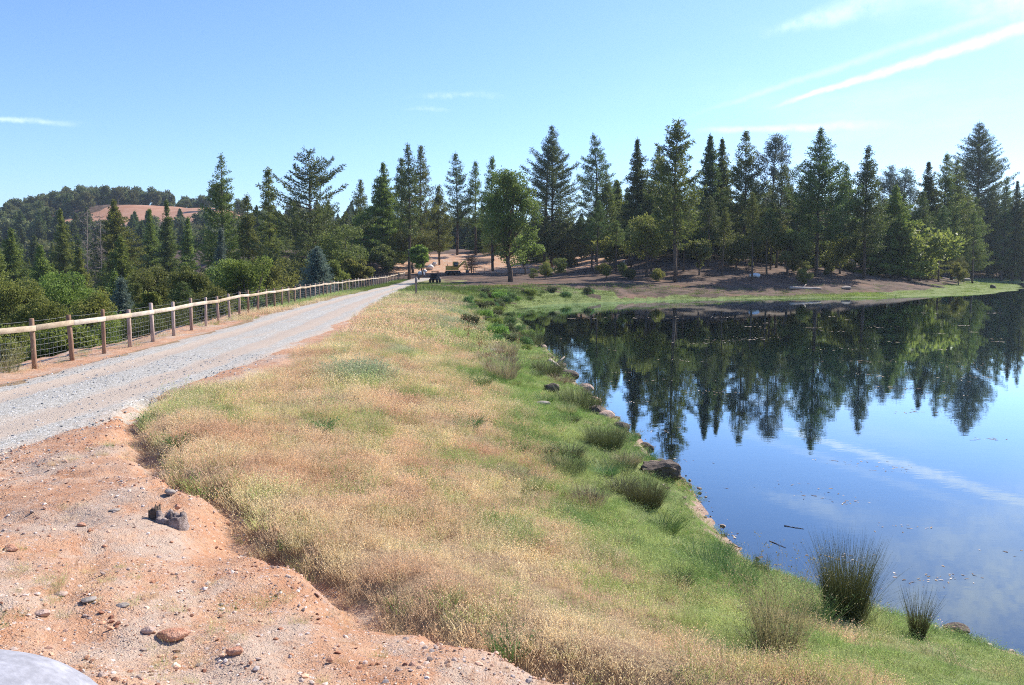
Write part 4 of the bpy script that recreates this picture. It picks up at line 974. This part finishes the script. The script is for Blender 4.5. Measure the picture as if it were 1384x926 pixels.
# hilltop
def tops_hill(px): return float(np.interp(px, [0, 30, 50, 90, 105, 150, 200, 240, 250, 290, 340], [290, 278, 266, 256, 248, 246, 250, 256, 262, 262, 275])) + fr.uniform(0, 10)
fill(80, (-30, 310), (556, 600), ['faroak'], (9, 24), {'oak tree': 'rounded oak on the hilltop above the red field'}, 'oaks crowning the hilltop', 3.2, tops_hill)
fill(26, (0, 70), (440, 560), ['faroak', 'faroak', 'fir'], (8, 14), {'oak tree': 'rounded oak on the left shoulder of the hill', 'fir tree': 'small fir on the left shoulder of the hill'}, 'trees on the left hill shoulder', 5)
fill(46, (20, 190), (500, 566), ['faroak'], (7, 13), {'oak tree': 'rounded oak covering the left end of the hilltop'}, 'oaks on the left end of the hilltop', 3.5, tops_hill, cond=lambda x, y: masks(np.array([x]), np.array([y]))['field'][0] < .5)
fill(12, (90, 300), (556, 575), ['under'], (4, 7), {'shrub': 'dark bush along the top edge of the red field'}, 'bushes along the red field', 4)
fill(28, (290, 830), (330, 560), ['fir', 'pine', 'faroak'], (10, 18), {'pine tree': 'distant pine on the low ridge beyond the clearing', 'fir tree': 'distant fir on the low ridge beyond the clearing', 'oak tree': 'distant oak on the low ridge beyond the clearing'}, 'trees on the far ridge', 6)
fill(22, (1290, 1420), (262, 330), ['fir', 'oak', 'pine'], (14, 26), {'pine tree': 'pine in the dark wood beyond the inlet', 'fir tree': 'fir in the dark wood beyond the inlet', 'oak tree': 'oak in the dark wood beyond the inlet'}, 'dark wood beyond the inlet', 4)
# far woods that read as one mass: hill slopes beyond the trees one can tell apart
tiny = [broadleaf(200 + k, 11, 5, .1, 'oak_far', 900, 1.25, 9) for k in range(3)] + [conifer(210 + k, 15, 3, .05, 'fir', .6, mat='pine_dark', fs=1.7) for k in range(3)]
wood = protos('wood_piece', [t_[1] for t_ in tiny])
r = np.random.RandomState(77); n_ = 5200; D = 230 + 900 * r.rand(n_) ** .8; A = -.95 + 2.1 * r.rand(n_); x = A * D; y = D
mkk = masks(x, y); ok = (mkk['dS'] > 25) & (mkk['field'] < .5) & ~((y > 540) & (y < 620) & (A > -.66) & (A < -.3)) & ((y > 300) | (np.abs(A) > .5)) & ~((A > -.55) & (A < -.28) & (y < 480)&(y>440))
x, y = x[ok], y[ok]
D2 = 40 + 240 * r.rand(520) ** .8; A2 = -1.25 + .53 * r.rand(520); x = np.concatenate([x, A2 * D2]); y = np.concatenate([y, D2]); n_ = len(x); s_ = .7 + .5 * r.rand(n_)
scatter('distant_wood', np.stack([x, y, terrain(x, y) - .3], -1), np.stack([np.zeros(n_), np.zeros(n_), r.rand(n_) * 6.3], -1), np.stack([s_, s_, s_ * (.8 + .3 * r.rand(n_))], -1), np.ones((n_, 3)) * .5, wood, 'distant wood covering the hills behind', 'wood')

# ------------------------------------------------------------------ fence along the road
fe = empty('roadside_fence', (float(fence_x(21)), 21, T1(float(fence_x(21)), 21)))
tag(fe, 'post and rail fence with wire mesh along the left side of the gravel road', 'fence')
fo = np.array(fe.location)
ys = [13.6]; 
while ys[-1] < 157: ys.append(ys[-1] + 1.95 + .35 * min(1, max(0, (ys[-1] - 25) / 15)))
# near posts as read from the photograph
near = [on_ground(px, py)[:2] for px, py in ((47, 499), (98, 488), (141, 478), (176, 470), (207, 462), (235, 454), (259, 447))]
fr2 = random.Random(5); fpts = []
P0 = [(float(fence_x(y)), y) for y in (14.2, 16.6, 18.9)]
last_y = near[-1][1]; P1 = []
y_ = last_y
while y_ < 156: y_ += 2.35; P1.append((float(fence_x(y_)) + (near[-1][0] - float(fence_x(last_y))) * max(0, 1 - (y_ - last_y) / 15), y_))
for (x, y) in P0 + near + P1: fpts.append((x, y, T1(x, y)))
for k, (x, y, z) in enumerate(fpts):
    m = MB(); lx_, ly_ = fr2.uniform(-.04, .04), fr2.uniform(-.05, .05); h = 1.27 + fr2.uniform(-.06, .06); rr_ = .058 + fr2.uniform(-.005, .008)
    b = np.array([x, y, z]) - fo
    m.tube([b + [0, 0, -.3], b + [lx_ * .3, ly_ * .3, .4], b + [lx_, ly_, h - .012], b + [lx_, ly_, h]], [rr_, rr_, rr_ * .96, rr_ * .8], 10)
    m.build('post', M['post'], fe, False)
for k in range(len(fpts) - 1):
    a = np.array(fpts[k]); b = np.array(fpts[k + 1]); d = b - a; L = np.linalg.norm(d); rz = math.atan2(d[1], d[0]); side = np.array([math.sin(rz), -math.cos(rz), 0]) * .075
    if fr2.random() < .0: continue
    c = (a + b) / 2 - fo + [0, 0, 1.03] + side; ry = -math.asin(d[2] / L)
    m = MB(); m.box(c + [0, 0, fr2.uniform(-.01, .01)], (L - .012, .038, .14), rz, .004, 0, ry); m.build('rail', M['rail'], fe)
    w = MB(); rad = .0028 if k < 22 else .0045
    for h in (1.2, .86, .72, .58, .44, .30, .16, .05):
        aa = a - fo + [0, 0, h] - side * .8; bb = b - fo + [0, 0, h] - side * .8; mid = (aa + bb) / 2 + [0, 0, -.012]
        w.tube([aa, mid, bb], [rad] * 3, 3, False)
    if k < 30:
        nv = 9
        for q in range(1, nv):
            p = a + d * q / nv - fo - side * .8; w.tube([p + [0, 0, .05], p + [0, 0, .86]], [rad * .9] * 2, 3, False)
    w.build('wire_mesh', M['wire'], fe)
# dark fence beyond the lake corner
a0 = on_ground(640, 369, 120, 300); a1 = on_ground(765, 367, 120, 300)
fd_ = empty('paddock_fence', a0); tag(fd_, 'low dark post fence beyond the shaded bank behind the big oak', 'fence')
cnt = 9; pp = []
for k in range(cnt):
    x = a0[0] + (a1[0] - a0[0]) * k / (cnt - 1); y = a0[1] + (a1[1] - a0[1]) * k / (cnt - 1); pp.append(np.array([x, y, T1(x, y)]) - np.array(a0))
for p in pp:
    m = MB(); m.tube([p + [0, 0, -.2], p + [0, 0, 1.25]], [.07, .06], 7); m.build('post', M['graywood'], fd_)
for a, b in zip(pp[:-1], pp[1:]):
    d = b - a; m = MB(); m.box((a + b) / 2 + [0, 0, 1.1], (np.linalg.norm(d), .05, .13), math.atan2(d[1], d[0]), 0, 0, -math.asin(d[2] / np.linalg.norm(d))); m.build('rail', M['graywood'], fd_)

# marker post on the crest
x, y, z = on_ground(562.5, 399, 40, 150); h = z_at(374.5, y) - z
mp = empty('marker_post', (x, y, z)); tag(mp, 'lone weathered wooden post on the grass right of the road', 'post')
m = MB(); m.box((0, 0, h / 2 - .1), (.15, .13, h + .2), .3, .012); m.build('post_shaft', M['graywood'], mp)
m = MB(); m.box((.0, -.0, h * .74), (.18, .16, h * .42), .3, .01); m.build('sign_block', M['graywood'], mp)
# white marker at the corner
x, y, z = on_ground(747, 368, 100, 300); m = MB(); m.box((0, 0, .45), (.28, .12, 1.0), .2, .02); m.box((.0, 0, .97), (.36, .16, .07), .2, .01)
o = m.build('white_marker', M['rock_white'], None, False, (x, y, z)); tag(o, 'short white marker post below the twin trunk pine', 'post')

# ------------------------------------------------------------------ rocks, logs and stump
def rock_mesh(name, seed, size, mat, sub=3, flat=0.0, rough=.35, smooth=False, block=False):
    import bmesh
    r = np.random.RandomState(seed); bm = bmesh.new(); bmesh.ops.create_icosphere(bm, subdivisions=sub, radius=1)
    V = np.array([v.co for v in bm.verts]); pl = unit(r.randn(9, 3)); off = .62 + .3 * r.rand(9)
    for n_, d_ in zip(pl, off):
        s = V @ n_; k = s > d_; V[k] -= (s[k] - d_)[:, None] * n_ * (1 - .15 * (not smooth))
    if block: V = np.clip(V * np.array([1.5, 1.35, 1.4]), -1, 1); V[:, 2] += .18 * V[:, 0] + .15 * np.sin(V[:, 0] * 5); V += r.randn(*V.shape) * .05
    V *= 1 + rough * .35 * (fbm(V[:, 0] * 2 + 9 + seed, V[:, 1] * 2 + V[:, 2] * 1.7 + 5, 3) - .5)[:, None]
    V *= np.array(size) / 2 / np.abs(V).max(0)
    for v, c in zip(bm.verts, V): v.co = c
    me = bpy.data.meshes.new(name); bm.to_mesh(me); bm.free(); me.materials.append(M[mat])
    if smooth: me.polygons.foreach_set('use_smooth', np.ones(len(me.polygons), bool))
    return me
def rock(px, py, size, mat, label, seed=0, rz=0.0, sink=.25, name='rock', d0=2.0, tilt=0.0, group=None, block=False):
    x, y, z = on_ground(px, py, d0); o = obj(name, rock_mesh(name, seed + int(px), size, mat, block=block), None, (x, y, z + size[2] * (.5 - sink)), rz)
    o.rotation_euler = (tilt, 0, rz); tag(o, label, 'rock', group); return o
x, y = -1.72, 2.30; zb = T1(x, y); top = z_at(903, y)
o = obj('boulder', rock_mesh('boulder', 3, (1.12, .9, (top - zb) * 1.25), 'boulder', 5, rough=.10, smooth=True), None, (x, y, top - (top - zb) * .625), .2)
tag(o, 'smooth pale grey boulder top in the bottom left corner', 'boulder')
rock(235, 866, (.20, .12, .07), 'rock_red', 'orange red rock lying on the dirt below the stump', 1, .2)
rock(318, 884, (.10, .07, .05), 'rock_red', 'small dark red stone near the bottom of the dirt', 2)
rock(110, 712, (.11, .06, .04), 'rock_red', 'flat dark red stone left of the stump', 3, -.3)
rock(80, 808, (.11, .08, .04), 'rock_pink', 'pinkish flat stone half buried in the left dirt', 4, .3)
rock(120, 815, (.10, .08, .03), 'rock_gray', 'flat grey stone beside the pinkish one', 5, .7)
rock(166, 820, (.09, .06, .03), 'rock_gray', 'long pale grey stone in the middle of the dirt', 6, .1)
rock(15, 745, (.12, .09, .06), 'rock_red', 'orange rock lump at the left edge of the dirt', 7)
rock(230, 668, (.12, .10, .07), 'rock_gray', 'greyish stone just above the stump', 8, .4)
rock(57, 832, (.10, .08, .05), 'rock_pink', 'rounded pink stone near the bottom left', 9)
rock(200, 858, (.09, .07, .05), 'rock_pink', 'small pale stone left of the orange red rock', 10)
rock(155, 692, (.11, .07, .03), 'rock_gray', 'light grey flat stone up the dirt left of the stump', 11, .3)
rock(240, 688, (.07, .06, .06), 'rock_red', 'little dark red stone touching the stump', 12)
rock(893, 645, (.85, .45, .42), 'rock_dark', 'large dark block of rock at the water edge', 13, -.15, .2, 'rock', block=True)
rock(885, 630, (.50, .16, .12), 'rock_pink', 'thin pale slab just behind the dark block of rock', 14, -.5, .1)
rock(820, 566, (.60, .42, .30), 'rock_pink', 'pale rock jutting into the water beyond the thin post', 15, .3, .2)
rock(790, 530, (.85, .55, .40), 'rock_pink', 'tan rock on the shoreline above the pale jutting rock', 16, .1, .2)
rock(805, 560, (.75, .5, .36), 'rock_dark', 'brown rock tucked behind the pale jutting rock', 17, .5, .3)
rock(768, 512, (.9, .6, .5), 'rock_dark', 'dark rock on the bank where driftwood ends', 18)
rock(745, 531, (.50, .34, .34), 'rock_dark', 'dark brown rock sitting up on the grassy bank', 19, .3, .2, block=True)
rock(733, 548, (.45, .25, .15), 'rock_gray', 'flat grey rock in the grass below the dark brown one', 20)
rock(860, 606, (.30, .16, .10), 'rock_pink', 'small reddish rock at the waterline near the thin post', 21)
rock(1293, 856, (.34, .20, .15), 'rock_dark', 'brown angular rock in the shallows at bottom right', 22, -.1, .15)
rock(672, 478, (.8, .6, .3), 'rock_gray', 'long pale rock on the bank near the dry grass clump', 23)
WR = random.Random(8)
for k in range(34):
    y = WR.uniform(17, 52); xs = float(np.interp(y, [p[1] for p in SHORE[3:13]], [p[0] for p in SHORE[3:13]])) + WR.uniform(-.45, .15); q = WR.uniform(.12, .34) * (1 + y / 90)
    mt = WR.choice(['rock_dark', 'rock_dark', 'rock_pink', 'rock_dark']); o = obj('rock', rock_mesh('rock', 400 + k, (q * 1.4, q, q * .7), mt, 2), None, (xs, y, max(T1(xs, y), -.02) + q * .08), WR.uniform(0, 3))
    tag(o, 'dark brown rock in the row edging the middle waterline' if mt == 'rock_dark' else 'pale tan rock in the row edging the middle waterline', 'rock', 'dark rocks edging the waterline' if mt == 'rock_dark' else 'pale rocks edging the waterline')
for px, py, s, lab in ((569, 372, (1.8, 1.2, 1.0), 'lowest pale boulder left of the parked vehicle'), (581, 365, (1.7, 1.3, 1.4), 'middle pale boulder on the red slope'), (587, 360, (1.3, 1.1, 1.2), 'upper white boulder on the red slope'), (574, 369, (1.2, 1.0, .9), 'small pale boulder between the lowest and middle ones')):
    rock(px, py, s, 'rock_white', lab, 30, .3, .15, 'boulder', 120)
rock(1020, 375, (2.2, 1.3, .9), 'rock_white', 'white rock heap under the shaded trees of the far shore', 31, .2, .2, 'rock', 100)
rock(1306, 380, (2.4, 1.4, 1.0), 'rock_gray', 'grey rock pile at the foot of the great right hand pine', 32, .2, .2, 'rock', 100)
rock(1144, 391, (1.8, 1.2, .7), 'rock_gray', 'pale rock in the sunlit shore grass below the broad pine', 33, .2, .2, 'rock', 100)
rock(1342, 390, (1.4, 1.0, 1.0), 'rock_dark', 'dark rock on the bright grass point at the right', 34, .2, .2, 'rock', 100)
# driftwood
def log(p0, p1, r0, label, mat='driftwood', name='driftwood_log'):
    a = np.array(on_ground(*p0)); b = np.array(on_ground(*p1)); a[2] += r0 * .6; b[2] += r0 * .9; m = MB(); k = np.linspace(0, 1, 6)[:, None]; rr = np.random.RandomState(int(p0[0]))
    P = (b - a) * k + np.array([0, 0, 0]) + rr.randn(6, 3) * r0 * .35; m.tube(P, r0 * (1 - .45 * k[:, 0]) * (1 + rr.randn(6) * .08), 7)
    m.tube([P[2], P[2] + [r0 * 3, r0 * 2, r0 * 2.5]], [r0 * .45, r0 * .2], 5)
    o = m.build(name, M[mat], None, True, tuple(a)); tag(o, label, 'log'); return o
log((744, 492), (768, 508), .13, 'pale driftwood log lying at the water edge beyond the rocks')
log((1060, 712), (1086, 716), .007, 'thin dark stick floating in the nearer water', 'rock_dark', 'floating_stick')
log((1040, 733), (1062, 741), .006, 'short dark stick beside the bank in shallow water', 'rock_dark', 'floating_stick')
log((980, 735), (1000, 742), .012, 'dark twig lying on the muddy shore', 'rock_dark', 'floating_stick')
log((1068, 392), (1110, 392), .25, 'long pale log lying across the far shore below the trees')
log((735, 372), (765, 366), .22, 'bleached log on the shaded slope under the twin trunk pine')
# thin post standing in the water
x, y, z = on_ground(842, 602); m = MB(); m.tube([[0, 0, -.3], [.01, 0, .15], [.0, 0, .40], [-.02, 0, .43]], [.055, .05, .045, .02], 7)
o = m.build('wooden_stake', M['rock_dark'], None, False, (x, y, 0.0)); tag(o, 'dark rotten stake standing at the water edge', 'stake')
# pale broken trunk
x, y, z = on_ground(843, 374, 90, 250); h = z_at(352, y) - z; m = MB(); m.tube([[0, 0, -.3], [.05, 0, h * .4], [0, 0, h * .85], [.15, 0, h]], [.34, .27, .24, .08], 9); m.tube([[.1, 0, h * .6], [.5, .1, h * .8]], [.12, .04], 5)
o = m.build('broken_trunk', M['driftwood'], None, False, (x, y, z)); tag(o, 'pale broken tree trunk standing on the far bank', 'tree stump')
# stump in the dirt: splintered ring of grey wood
x, y, z = on_ground(226, 708); st = empty('tree_stump', (x, y, z), .1); tag(st, 'grey splintered stump sticking out of the bare dirt', 'tree stump')
def ragged_ring(rx, ry_, thick, h, seed, cut=.0):
    n_ = 44; th = np.arange(n_) * 2 * math.pi / n_; rr = np.random.RandomState(seed); m = MB()
    hh = h * (.35 + .75 * vnoise(th * 1.6 + seed, th * 0 + 3.3) ** 1.5 + .28 * rr.rand(n_)); hh[-1] = hh[0]; wob = 1 + .22 * (vnoise(th * 2.2 + 9, th * 0 + seed) - .5) + .05 * rr.randn(n_)
    def ring(k, z): return np.stack([np.cos(th) * rx * wob * k, np.sin(th) * ry_ * wob * k, z * np.ones(n_)], -1)
    R_ = [ring(1.18, -.06), ring(1.04, .01), ring(1.0, hh * .6), ring(.97, hh), ring(.97 - thick, hh * .93), ring(.93 - thick, hh * .3), ring(.3, .02), ring(.02, .03)]
    V = np.concatenate(R_); j = np.arange(n_); jn = (j + 1) % n_
    for q in range(len(R_) - 1): m.F[4].append(np.stack([q * n_ + j, q * n_ + jn, (q + 1) * n_ + jn, (q + 1) * n_ + j], -1))
    m.V.append(V); m.n = len(V); return m
ragged_ring(.145, .105, .30, .125, 4).build('stump_wood', M['stump'], st, False, (.04, 0, 0))
ragged_ring(.055, .035, .3, .20, 9).build('splinter', M['rock_dark'], st, False, (-.12, .03, 0))
m = MB(); m.tube([[-.10, -.02, .0], [-.18, -.03, .03], [-.24, -.03, .07]], [.035, .03, .008], 6); m.build('root', M['stump'], st)

# ------------------------------------------------------------------ rushes, shrubs and weeds on the bank
def clump(name, px, py, h, rad, n, mat, label, cat='rushes', lean=.35, w=.006, group=None, heads=0, curve=.25, seed=0, leafy=0):
    x, y, z = on_ground(px, py); V, Fq, v = blades(seed + int(px) + n, n, rad, h * .45, h, w, lean, curve, heads)
    if n >= 300:
        V3, F3, v3 = blades(seed + 5 + int(px), int(n * .14), rad * 1.2, h * .35, h * .65, w, .7, .8, 0)
        Fq = np.concatenate([Fq, F3 + len(V)]); V = np.concatenate([V, V3]); v = np.concatenate([v, v3 * 0 + 1.25])
    if leafy:
        r = np.random.RandomState(int(px)); tips = V[np.random.RandomState(1).randint(0, len(V), leafy)]; V2, v2 = sprigs(tips, unit(tips + 1e-3), r, 1, w * 4.5, w * 1.6, .3, 1, w * 3)
        Fq = np.concatenate([Fq, np.arange(len(V2)).reshape(-1, 4) + len(V)]); V = np.concatenate([V, V2]); v = np.concatenate([v, v2])
    o = obj(name, mesh(name, V, Fq, M[mat], {'v': v}), None, (x, y, z)); tag(o, label, cat, group); return o
clump('rush_clump', 1143, 838, 1.0, .19, 1700, 'rush', 'tall dense dark rush clump at the near water edge', lean=.20, w=.0045)
clump('rush_clump', 1240, 864, .60, .06, 300, 'rush', 'small thin rush tuft right of the tall rush clump', lean=.22, w=.005)
clump('rush_clump', 1028, 775, .32, .10, 160, 'rush', 'short rushes at the water edge left of the tall clump', lean=.3)
clump('rush_clump', 872, 685, .60, .24, 1300, 'rush', 'rounded dark rush bush below the dark block of rock', lean=.5, w=.005)
clump('rush_clump', 818, 604, .66, .36, 1400, 'rush', 'wide rush bush on the bank left of the rotten stake', lean=.5, w=.006)
clump('rush_clump', 766, 636, .45, .35, 420, 'rush', 'low rush patch up the bank left of the rounded rush bush', lean=.7)
clump('rush_clump', 830, 636, .45, .40, 380, 'rush', 'low rush patch between the two rush bushes', lean=.6)
clump('rush_clump', 790, 680, .35, .30, 360, 'rush_dry', 'dry brown clump on the bank left of the rounded rush bush', lean=.7)
clump('rush_clump', 785, 552, .9, .55, 600, 'rush', 'bushy rushes on the bank by the tan rock', lean=.6, w=.012)
clump('rush_clump', 740, 508, .9, .5, 500, 'rush', 'rushes behind the driftwood on the bank', lean=.6, w=.014)
clump('rush_clump', 684, 484, .8, .35, 360, 'rush_dry', 'grey brown dead clump high on the bank', lean=.5, w=.014)
clump('rush_clump', 678, 512, .9, .45, 420, 'rush_dry', 'straw coloured grass clump below the grey dead one', lean=.5, w=.012)
clump('rush_clump', 712, 465, 1.0, .9, 520, 'rush', 'dark green bank rushes far along the waterline', lean=.6, w=.02)
clump('rush_clump', 730, 790, .26, .14, 200, 'rush_dry', 'short dry tuft in the grass below the low rush patch', lean=.7) if False else None
clump('rush_clump', 915, 790, .26, .13, 260, 'rush', 'dark low tuft in the green grass near the short rushes', lean=.8, w=.005)
clump('rush_clump', 982, 786, .36, .33, 520, 'herb', 'thick bright green grass mound beside the near shore', lean=.7, w=.007)
clump('rush_clump', 955, 768, .34, .30, 420, 'herb', 'green grass mound left of the thick bright one', lean=.7, w=.007)
clump('rush_clump', 840, 738, .20, .10, 140, 'rush_dry', 'reddish dry tuft on the green slope', lean=.8)
clump('rush_clump', 978, 726, .16, .05, 60, 'rush', 'tiny rush tuft standing in the shallows', lean=.4)
clump('rush_clump', 1072, 792, .14, .04, 50, 'rush_dry', 'tiny dry tuft at the mud between bank and tall rushes', lean=.4)
clump('rush_clump', 1018, 868, .20, .10, 150, 'herb', 'low herb tuft under the dry weed bush', lean=.7)
clump('weed_bush', 1052, 886, .86, .15, 360, 'weed', 'airy straw coloured weed bush left of the tall rushes', 'weed', lean=.34, w=.0042, leafy=5200, curve=.3)
clump('weed_bush', 1100, 842, .40, .14, 300, 'herb', 'leafy green weed against the left foot of the tall rushes', 'weed', lean=.6, w=.005, leafy=500)
clump('weed_bush', 1182, 850, .34, .12, 160, 'weed', 'dry weed leaning at the right foot of the tall rushes', 'weed', lean=.7, w=.004, leafy=300)
clump('weed_bush', 440, 585, .34, .10, 120, 'herb', 'dark green leafy weed alone in the dry grass', 'weed', lean=.6, w=.012, leafy=160)
clump('weed_bush', 205, 572, .20, .14, 110, 'herb', 'dark green mat of weed at the edge of road and dirt', 'weed', lean=1.1, w=.012, leafy=160)
clump('weed_bush', 243, 605, .24, .14, 110, 'herb', 'green weed at the left tip of the dry grass', 'weed', lean=.8, w=.010, leafy=140)
clump('weed_bush', 6, 503, .95, .30, 160, 'weed', 'yellow green weed bush before the fence at the left edge', 'weed', lean=.5, w=.010, leafy=1200)
clump('weed_bush', 690, 880, .22, .12, 150, 'herb', 'green weed patch at the lower dirt edge', 'weed', lean=.7, w=.007, leafy=100)
for px, py, hh, lab in ((633, 462, 1.0, 'leftmost and farthest of three red dock stalks on the bank'), (649, 476, 1.1, 'middle one of three red dock stalks on the bank'), (660, 504, .9, 'nearest of three red dock stalks on the bank'), (700, 470, .8, 'red dock stalk beside the bank rushes')):
    clump('dock_stalk', px, py, hh, .03, 7, 'redstalk', lab, 'weed', lean=.05, w=.012, leafy=160)
tus = [mesh('tussock', *(lambda q: (q[0], q[1]))(blades(700 + k, 420, .20, .14, .42, .010, .75, .6, .2)), M[('rush', 'rush_dry', 'herb', 'weed')[k % 4]], None) for k in range(8)]
for me_ in tus:
    a_ = me_.attributes.new('v', 'FLOAT', 'POINT'); a_.data.foreach_set('value', np.random.RandomState(1).rand(len(me_.vertices)).astype(np.float32))
TL = {0: ('dark rush tussock on the grassy bank', 'dark tussocks on the bank'), 1: ('grey brown dead tussock on the grassy bank', 'dead tussocks on the bank'), 2: ('fresh green tussock on the grassy bank', 'green tussocks on the bank'), 3: ('straw coloured tussock on the grassy bank', 'straw tussocks on the bank')}
rt = random.Random(31)
for k in range(96):
    y = 11 + 60 * rt.random() ** 1.25; off = .5 + 4.2 * rt.random() ** 1.3; xs = float(np.interp(y, [p[1] for p in SHORE[3:13]], [p[0] for p in SHORE[3:13]])) - off * (1.5 if y < 14 else 1)
    if float(shore_d(np.array([xs]), np.array([y]))[0]) < .35 or (y < 12 and xs < 2): continue
    ki = rt.randrange(8); o = obj('grass_tussock', tus[ki], None, (xs, y, T1(xs, y)), rt.uniform(0, 6.28)); s_ = rt.uniform(.4, .85) * (1 + y / 70); o.scale = (s_, s_, s_ * rt.uniform(.6, 1.0))
    tag(o, TL[ki % 4][0], 'grass tussock', TL[ki % 4][1])
# low grey green shrubs at the marshy lake corner
fr3 = random.Random(9)
marsh = [broadleaf(300 + k, 1.5, 1.15, .0, ('herb', 'oak_bright', 'rush')[k % 3], 2600, .15, 16, loose=.25) for k in range(3)]
for k in range(34):
    px = fr3.uniform(655, 812); py = fr3.uniform(394, 409); x, y, z = on_ground(px, py, 60, 200)
    if float(shore_d(np.array([x]), np.array([y]))[0]) < 1.6: continue
    tr, cr = marsh[k % 3]; s = fr3.uniform(.3, .75); plant('marsh_shrub', tr, cr, (x, y, z - .15), 'low green shrub in the marshy lake corner', 'shrub', 'shrubs of the marshy corner', fr3.uniform(0, 6), (s, s, s * fr3.uniform(.7, 1.1)))
for k in range(34):                              # brush on the dam bank by the water
    y = 40 + (k / 33) ** 1.1 * 50; xs = float(np.interp(y, [37, 66, 82, 92], [2.3, .5, -.2, .4])) - fr3.uniform(.5, 4.2); z = T1(xs, y)
    tr, cr = marsh[k % 3]; s = fr3.uniform(.22, .48); plant('bank_shrub', tr, cr, (xs, y, z), 'low scrubby bush on the dam bank near the water', 'shrub', 'scrub on the dam bank', fr3.uniform(0, 6), (s, s, s))

# ------------------------------------------------------------------ excavator on the red clearing
x, y, z = on_ground(612, 371, 120, 300); ex = empty('excavator', (x, y, z), .12); tag(ex, 'small yellow tracked excavator parked on the red clearing', 'excavator')
for s in (-1, 1):
    m = MB(); yy = s * 1.05; m.box((0, yy, .42), (3.1, .5, .62), 0, .22); 
    for q in range(-5, 6): m.box((q * .28, yy, .75), (.16, .54, .05))
    tk = m.build('track', M['black'], ex)
    for q in (-1.1, -.4, .4, 1.1):
        m = MB(); m.tube([[q, yy - s * .0 + s * .27, .36], [q, yy + s * .32, .36]], [.17, .17], 12); m.build('wheel', M['steel'], tk)
m = MB(); m.box((0, 0, .62), (1.6, 1.7, .3), 0, .05); m.build('undercarriage', M['steel'], ex)
m = MB(); m.box((-.55, .25, 1.32), (1.7, 1.5, .8), 0, .10); m.box((-.1, 0, .93), (2.6, 2.1, .18), 0, .04); bd_ = m.build('body', M['yellow'], ex)
m = MB(); m.box((.55, -.55, 1.75), (1.15, .9, 1.65), 0, .07); cb_ = m.build('cab', M['yellow'], ex)
for c, s_ in (((.55, -1.003, 1.98), (.85, .03, .85)), ((1.128, -.55, 1.9), (.03, .7, 1.05)), ((-.028, -.55, 2.05), (.03, .6, .6))):
    m = MB(); m.box(c, s_, 0, .01); m.build('window', M['glass'], cb_)
m = MB(); m.tube([[-1.0, .6, 1.7], [-1.0, .6, 2.15]], [.06, .05], 8); m.build('exhaust', M['steel'], ex)
m = MB(); m.box((1.55, .35, 1.85), (2.3, .26, .38), 0, .05, 0, -.75); m.build('boom', M['yellow'], ex)
m = MB(); m.box((2.75, .35, 1.85), (.24, .22, 2.0), 0, .04, 0, -.25); m.build('arm', M['yellow'], ex)
m = MB(); m.tube([[1.0, .35, 1.9], [1.9, .35, 2.75]], [.06, .04], 8); m.build('hydraulic_cylinder', M['steel'], ex)
m = MB(); m.box((2.95, .35, .62), (.65, .75, .55), 0, .12); 
for q in (-.28, -.09, .1, .28): m.box((2.72, .35 + q, .32), (.1, .07, .2))
m.build('bucket', M['steel'], ex)
# dark utility vehicle at the road end
x, y, z = on_ground(588, 382, 90, 300); uv = empty('utility_vehicle', (x, y, z), math.radians(80)); tag(uv, 'small dark utility vehicle parked in shade at the road end', 'vehicle')
for sx in (-.85, .85):
    for sy in (-.55, .55):
        m = MB(); m.tube([[sx, sy - .12, .3], [sx, sy + .12, .3]], [.3, .3], 16); ty = m.build('wheel', M['black'], uv); m = MB(); m.tube([[sx, sy - .13, .3], [sx, sy + .13, .3]], [.14, .14], 12); m.build('rim', M['steel'], ty)
m = MB(); m.box((0, 0, .62), (2.3, 1.05, .34), 0, .08); m.box((.85, 0, .86), (.75, 1.0, .24), 0, .08); m.build('body', M['dkgreen'], uv)
m = MB(); m.box((-.85, 0, .92), (.85, 1.15, .26), 0, .03); m.build('cargo_bed', M['black'], uv)
m = MB(); m.box((-.1, 0, .95), (.45, .95, .16), 0, .05); m.box((-.32, 0, 1.2), (.12, .95, .45), 0, .04); m.build('seat', M['black'], uv)
m = MB()
for sy in (-.5, .5): m.tube([[.5, sy, .8], [.28, sy, 1.75], [-.42, sy, 1.78], [-.45, sy, .8]], [.03] * 4, 6)
m.tube([[.28, -.5, 1.75], [.28, .5, 1.75]], [.03] * 2, 6); m.tube([[-.42, -.5, 1.78], [-.42, .5, 1.78]], [.03] * 2, 6); m.build('roll_cage', M['black'], uv)
m = MB(); m.box((-.07, 0, 1.81), (.85, 1.12, .05), 0, .02); m.build('roof', M['dkgreen'], uv)
for sy in (-.36, .36):
    m = MB(); m.tube([[1.225, sy, .86], [1.245, sy, .86]], [.07, .07], 10); m.build('headlight', M['rock_white'], uv)
print('objects', len(bpy.data.objects))

# thin summer haze in the air round everything
m = MB(); m.box((0, 735, 32), (2600, 1900, 116)); hz = m.build('haze', None); tag(hz, kind='stuff')
hm = bpy.data.materials.new('haze_air'); hm.use_nodes = True; hn = hm.node_tree; hn.nodes.remove(hn.nodes['Principled BSDF'])
pv = hn.nodes.new('ShaderNodeVolumePrincipled'); pv.inputs['Color'].default_value = (.70, .84, 1.0, 1); pv.inputs['Density'].default_value = .00013; pv.inputs['Anisotropy'].default_value = .2
hn.links.new(pv.outputs[0], hn.nodes['Material Output'].inputs['Volume']); hz.data.materials.append(hm)
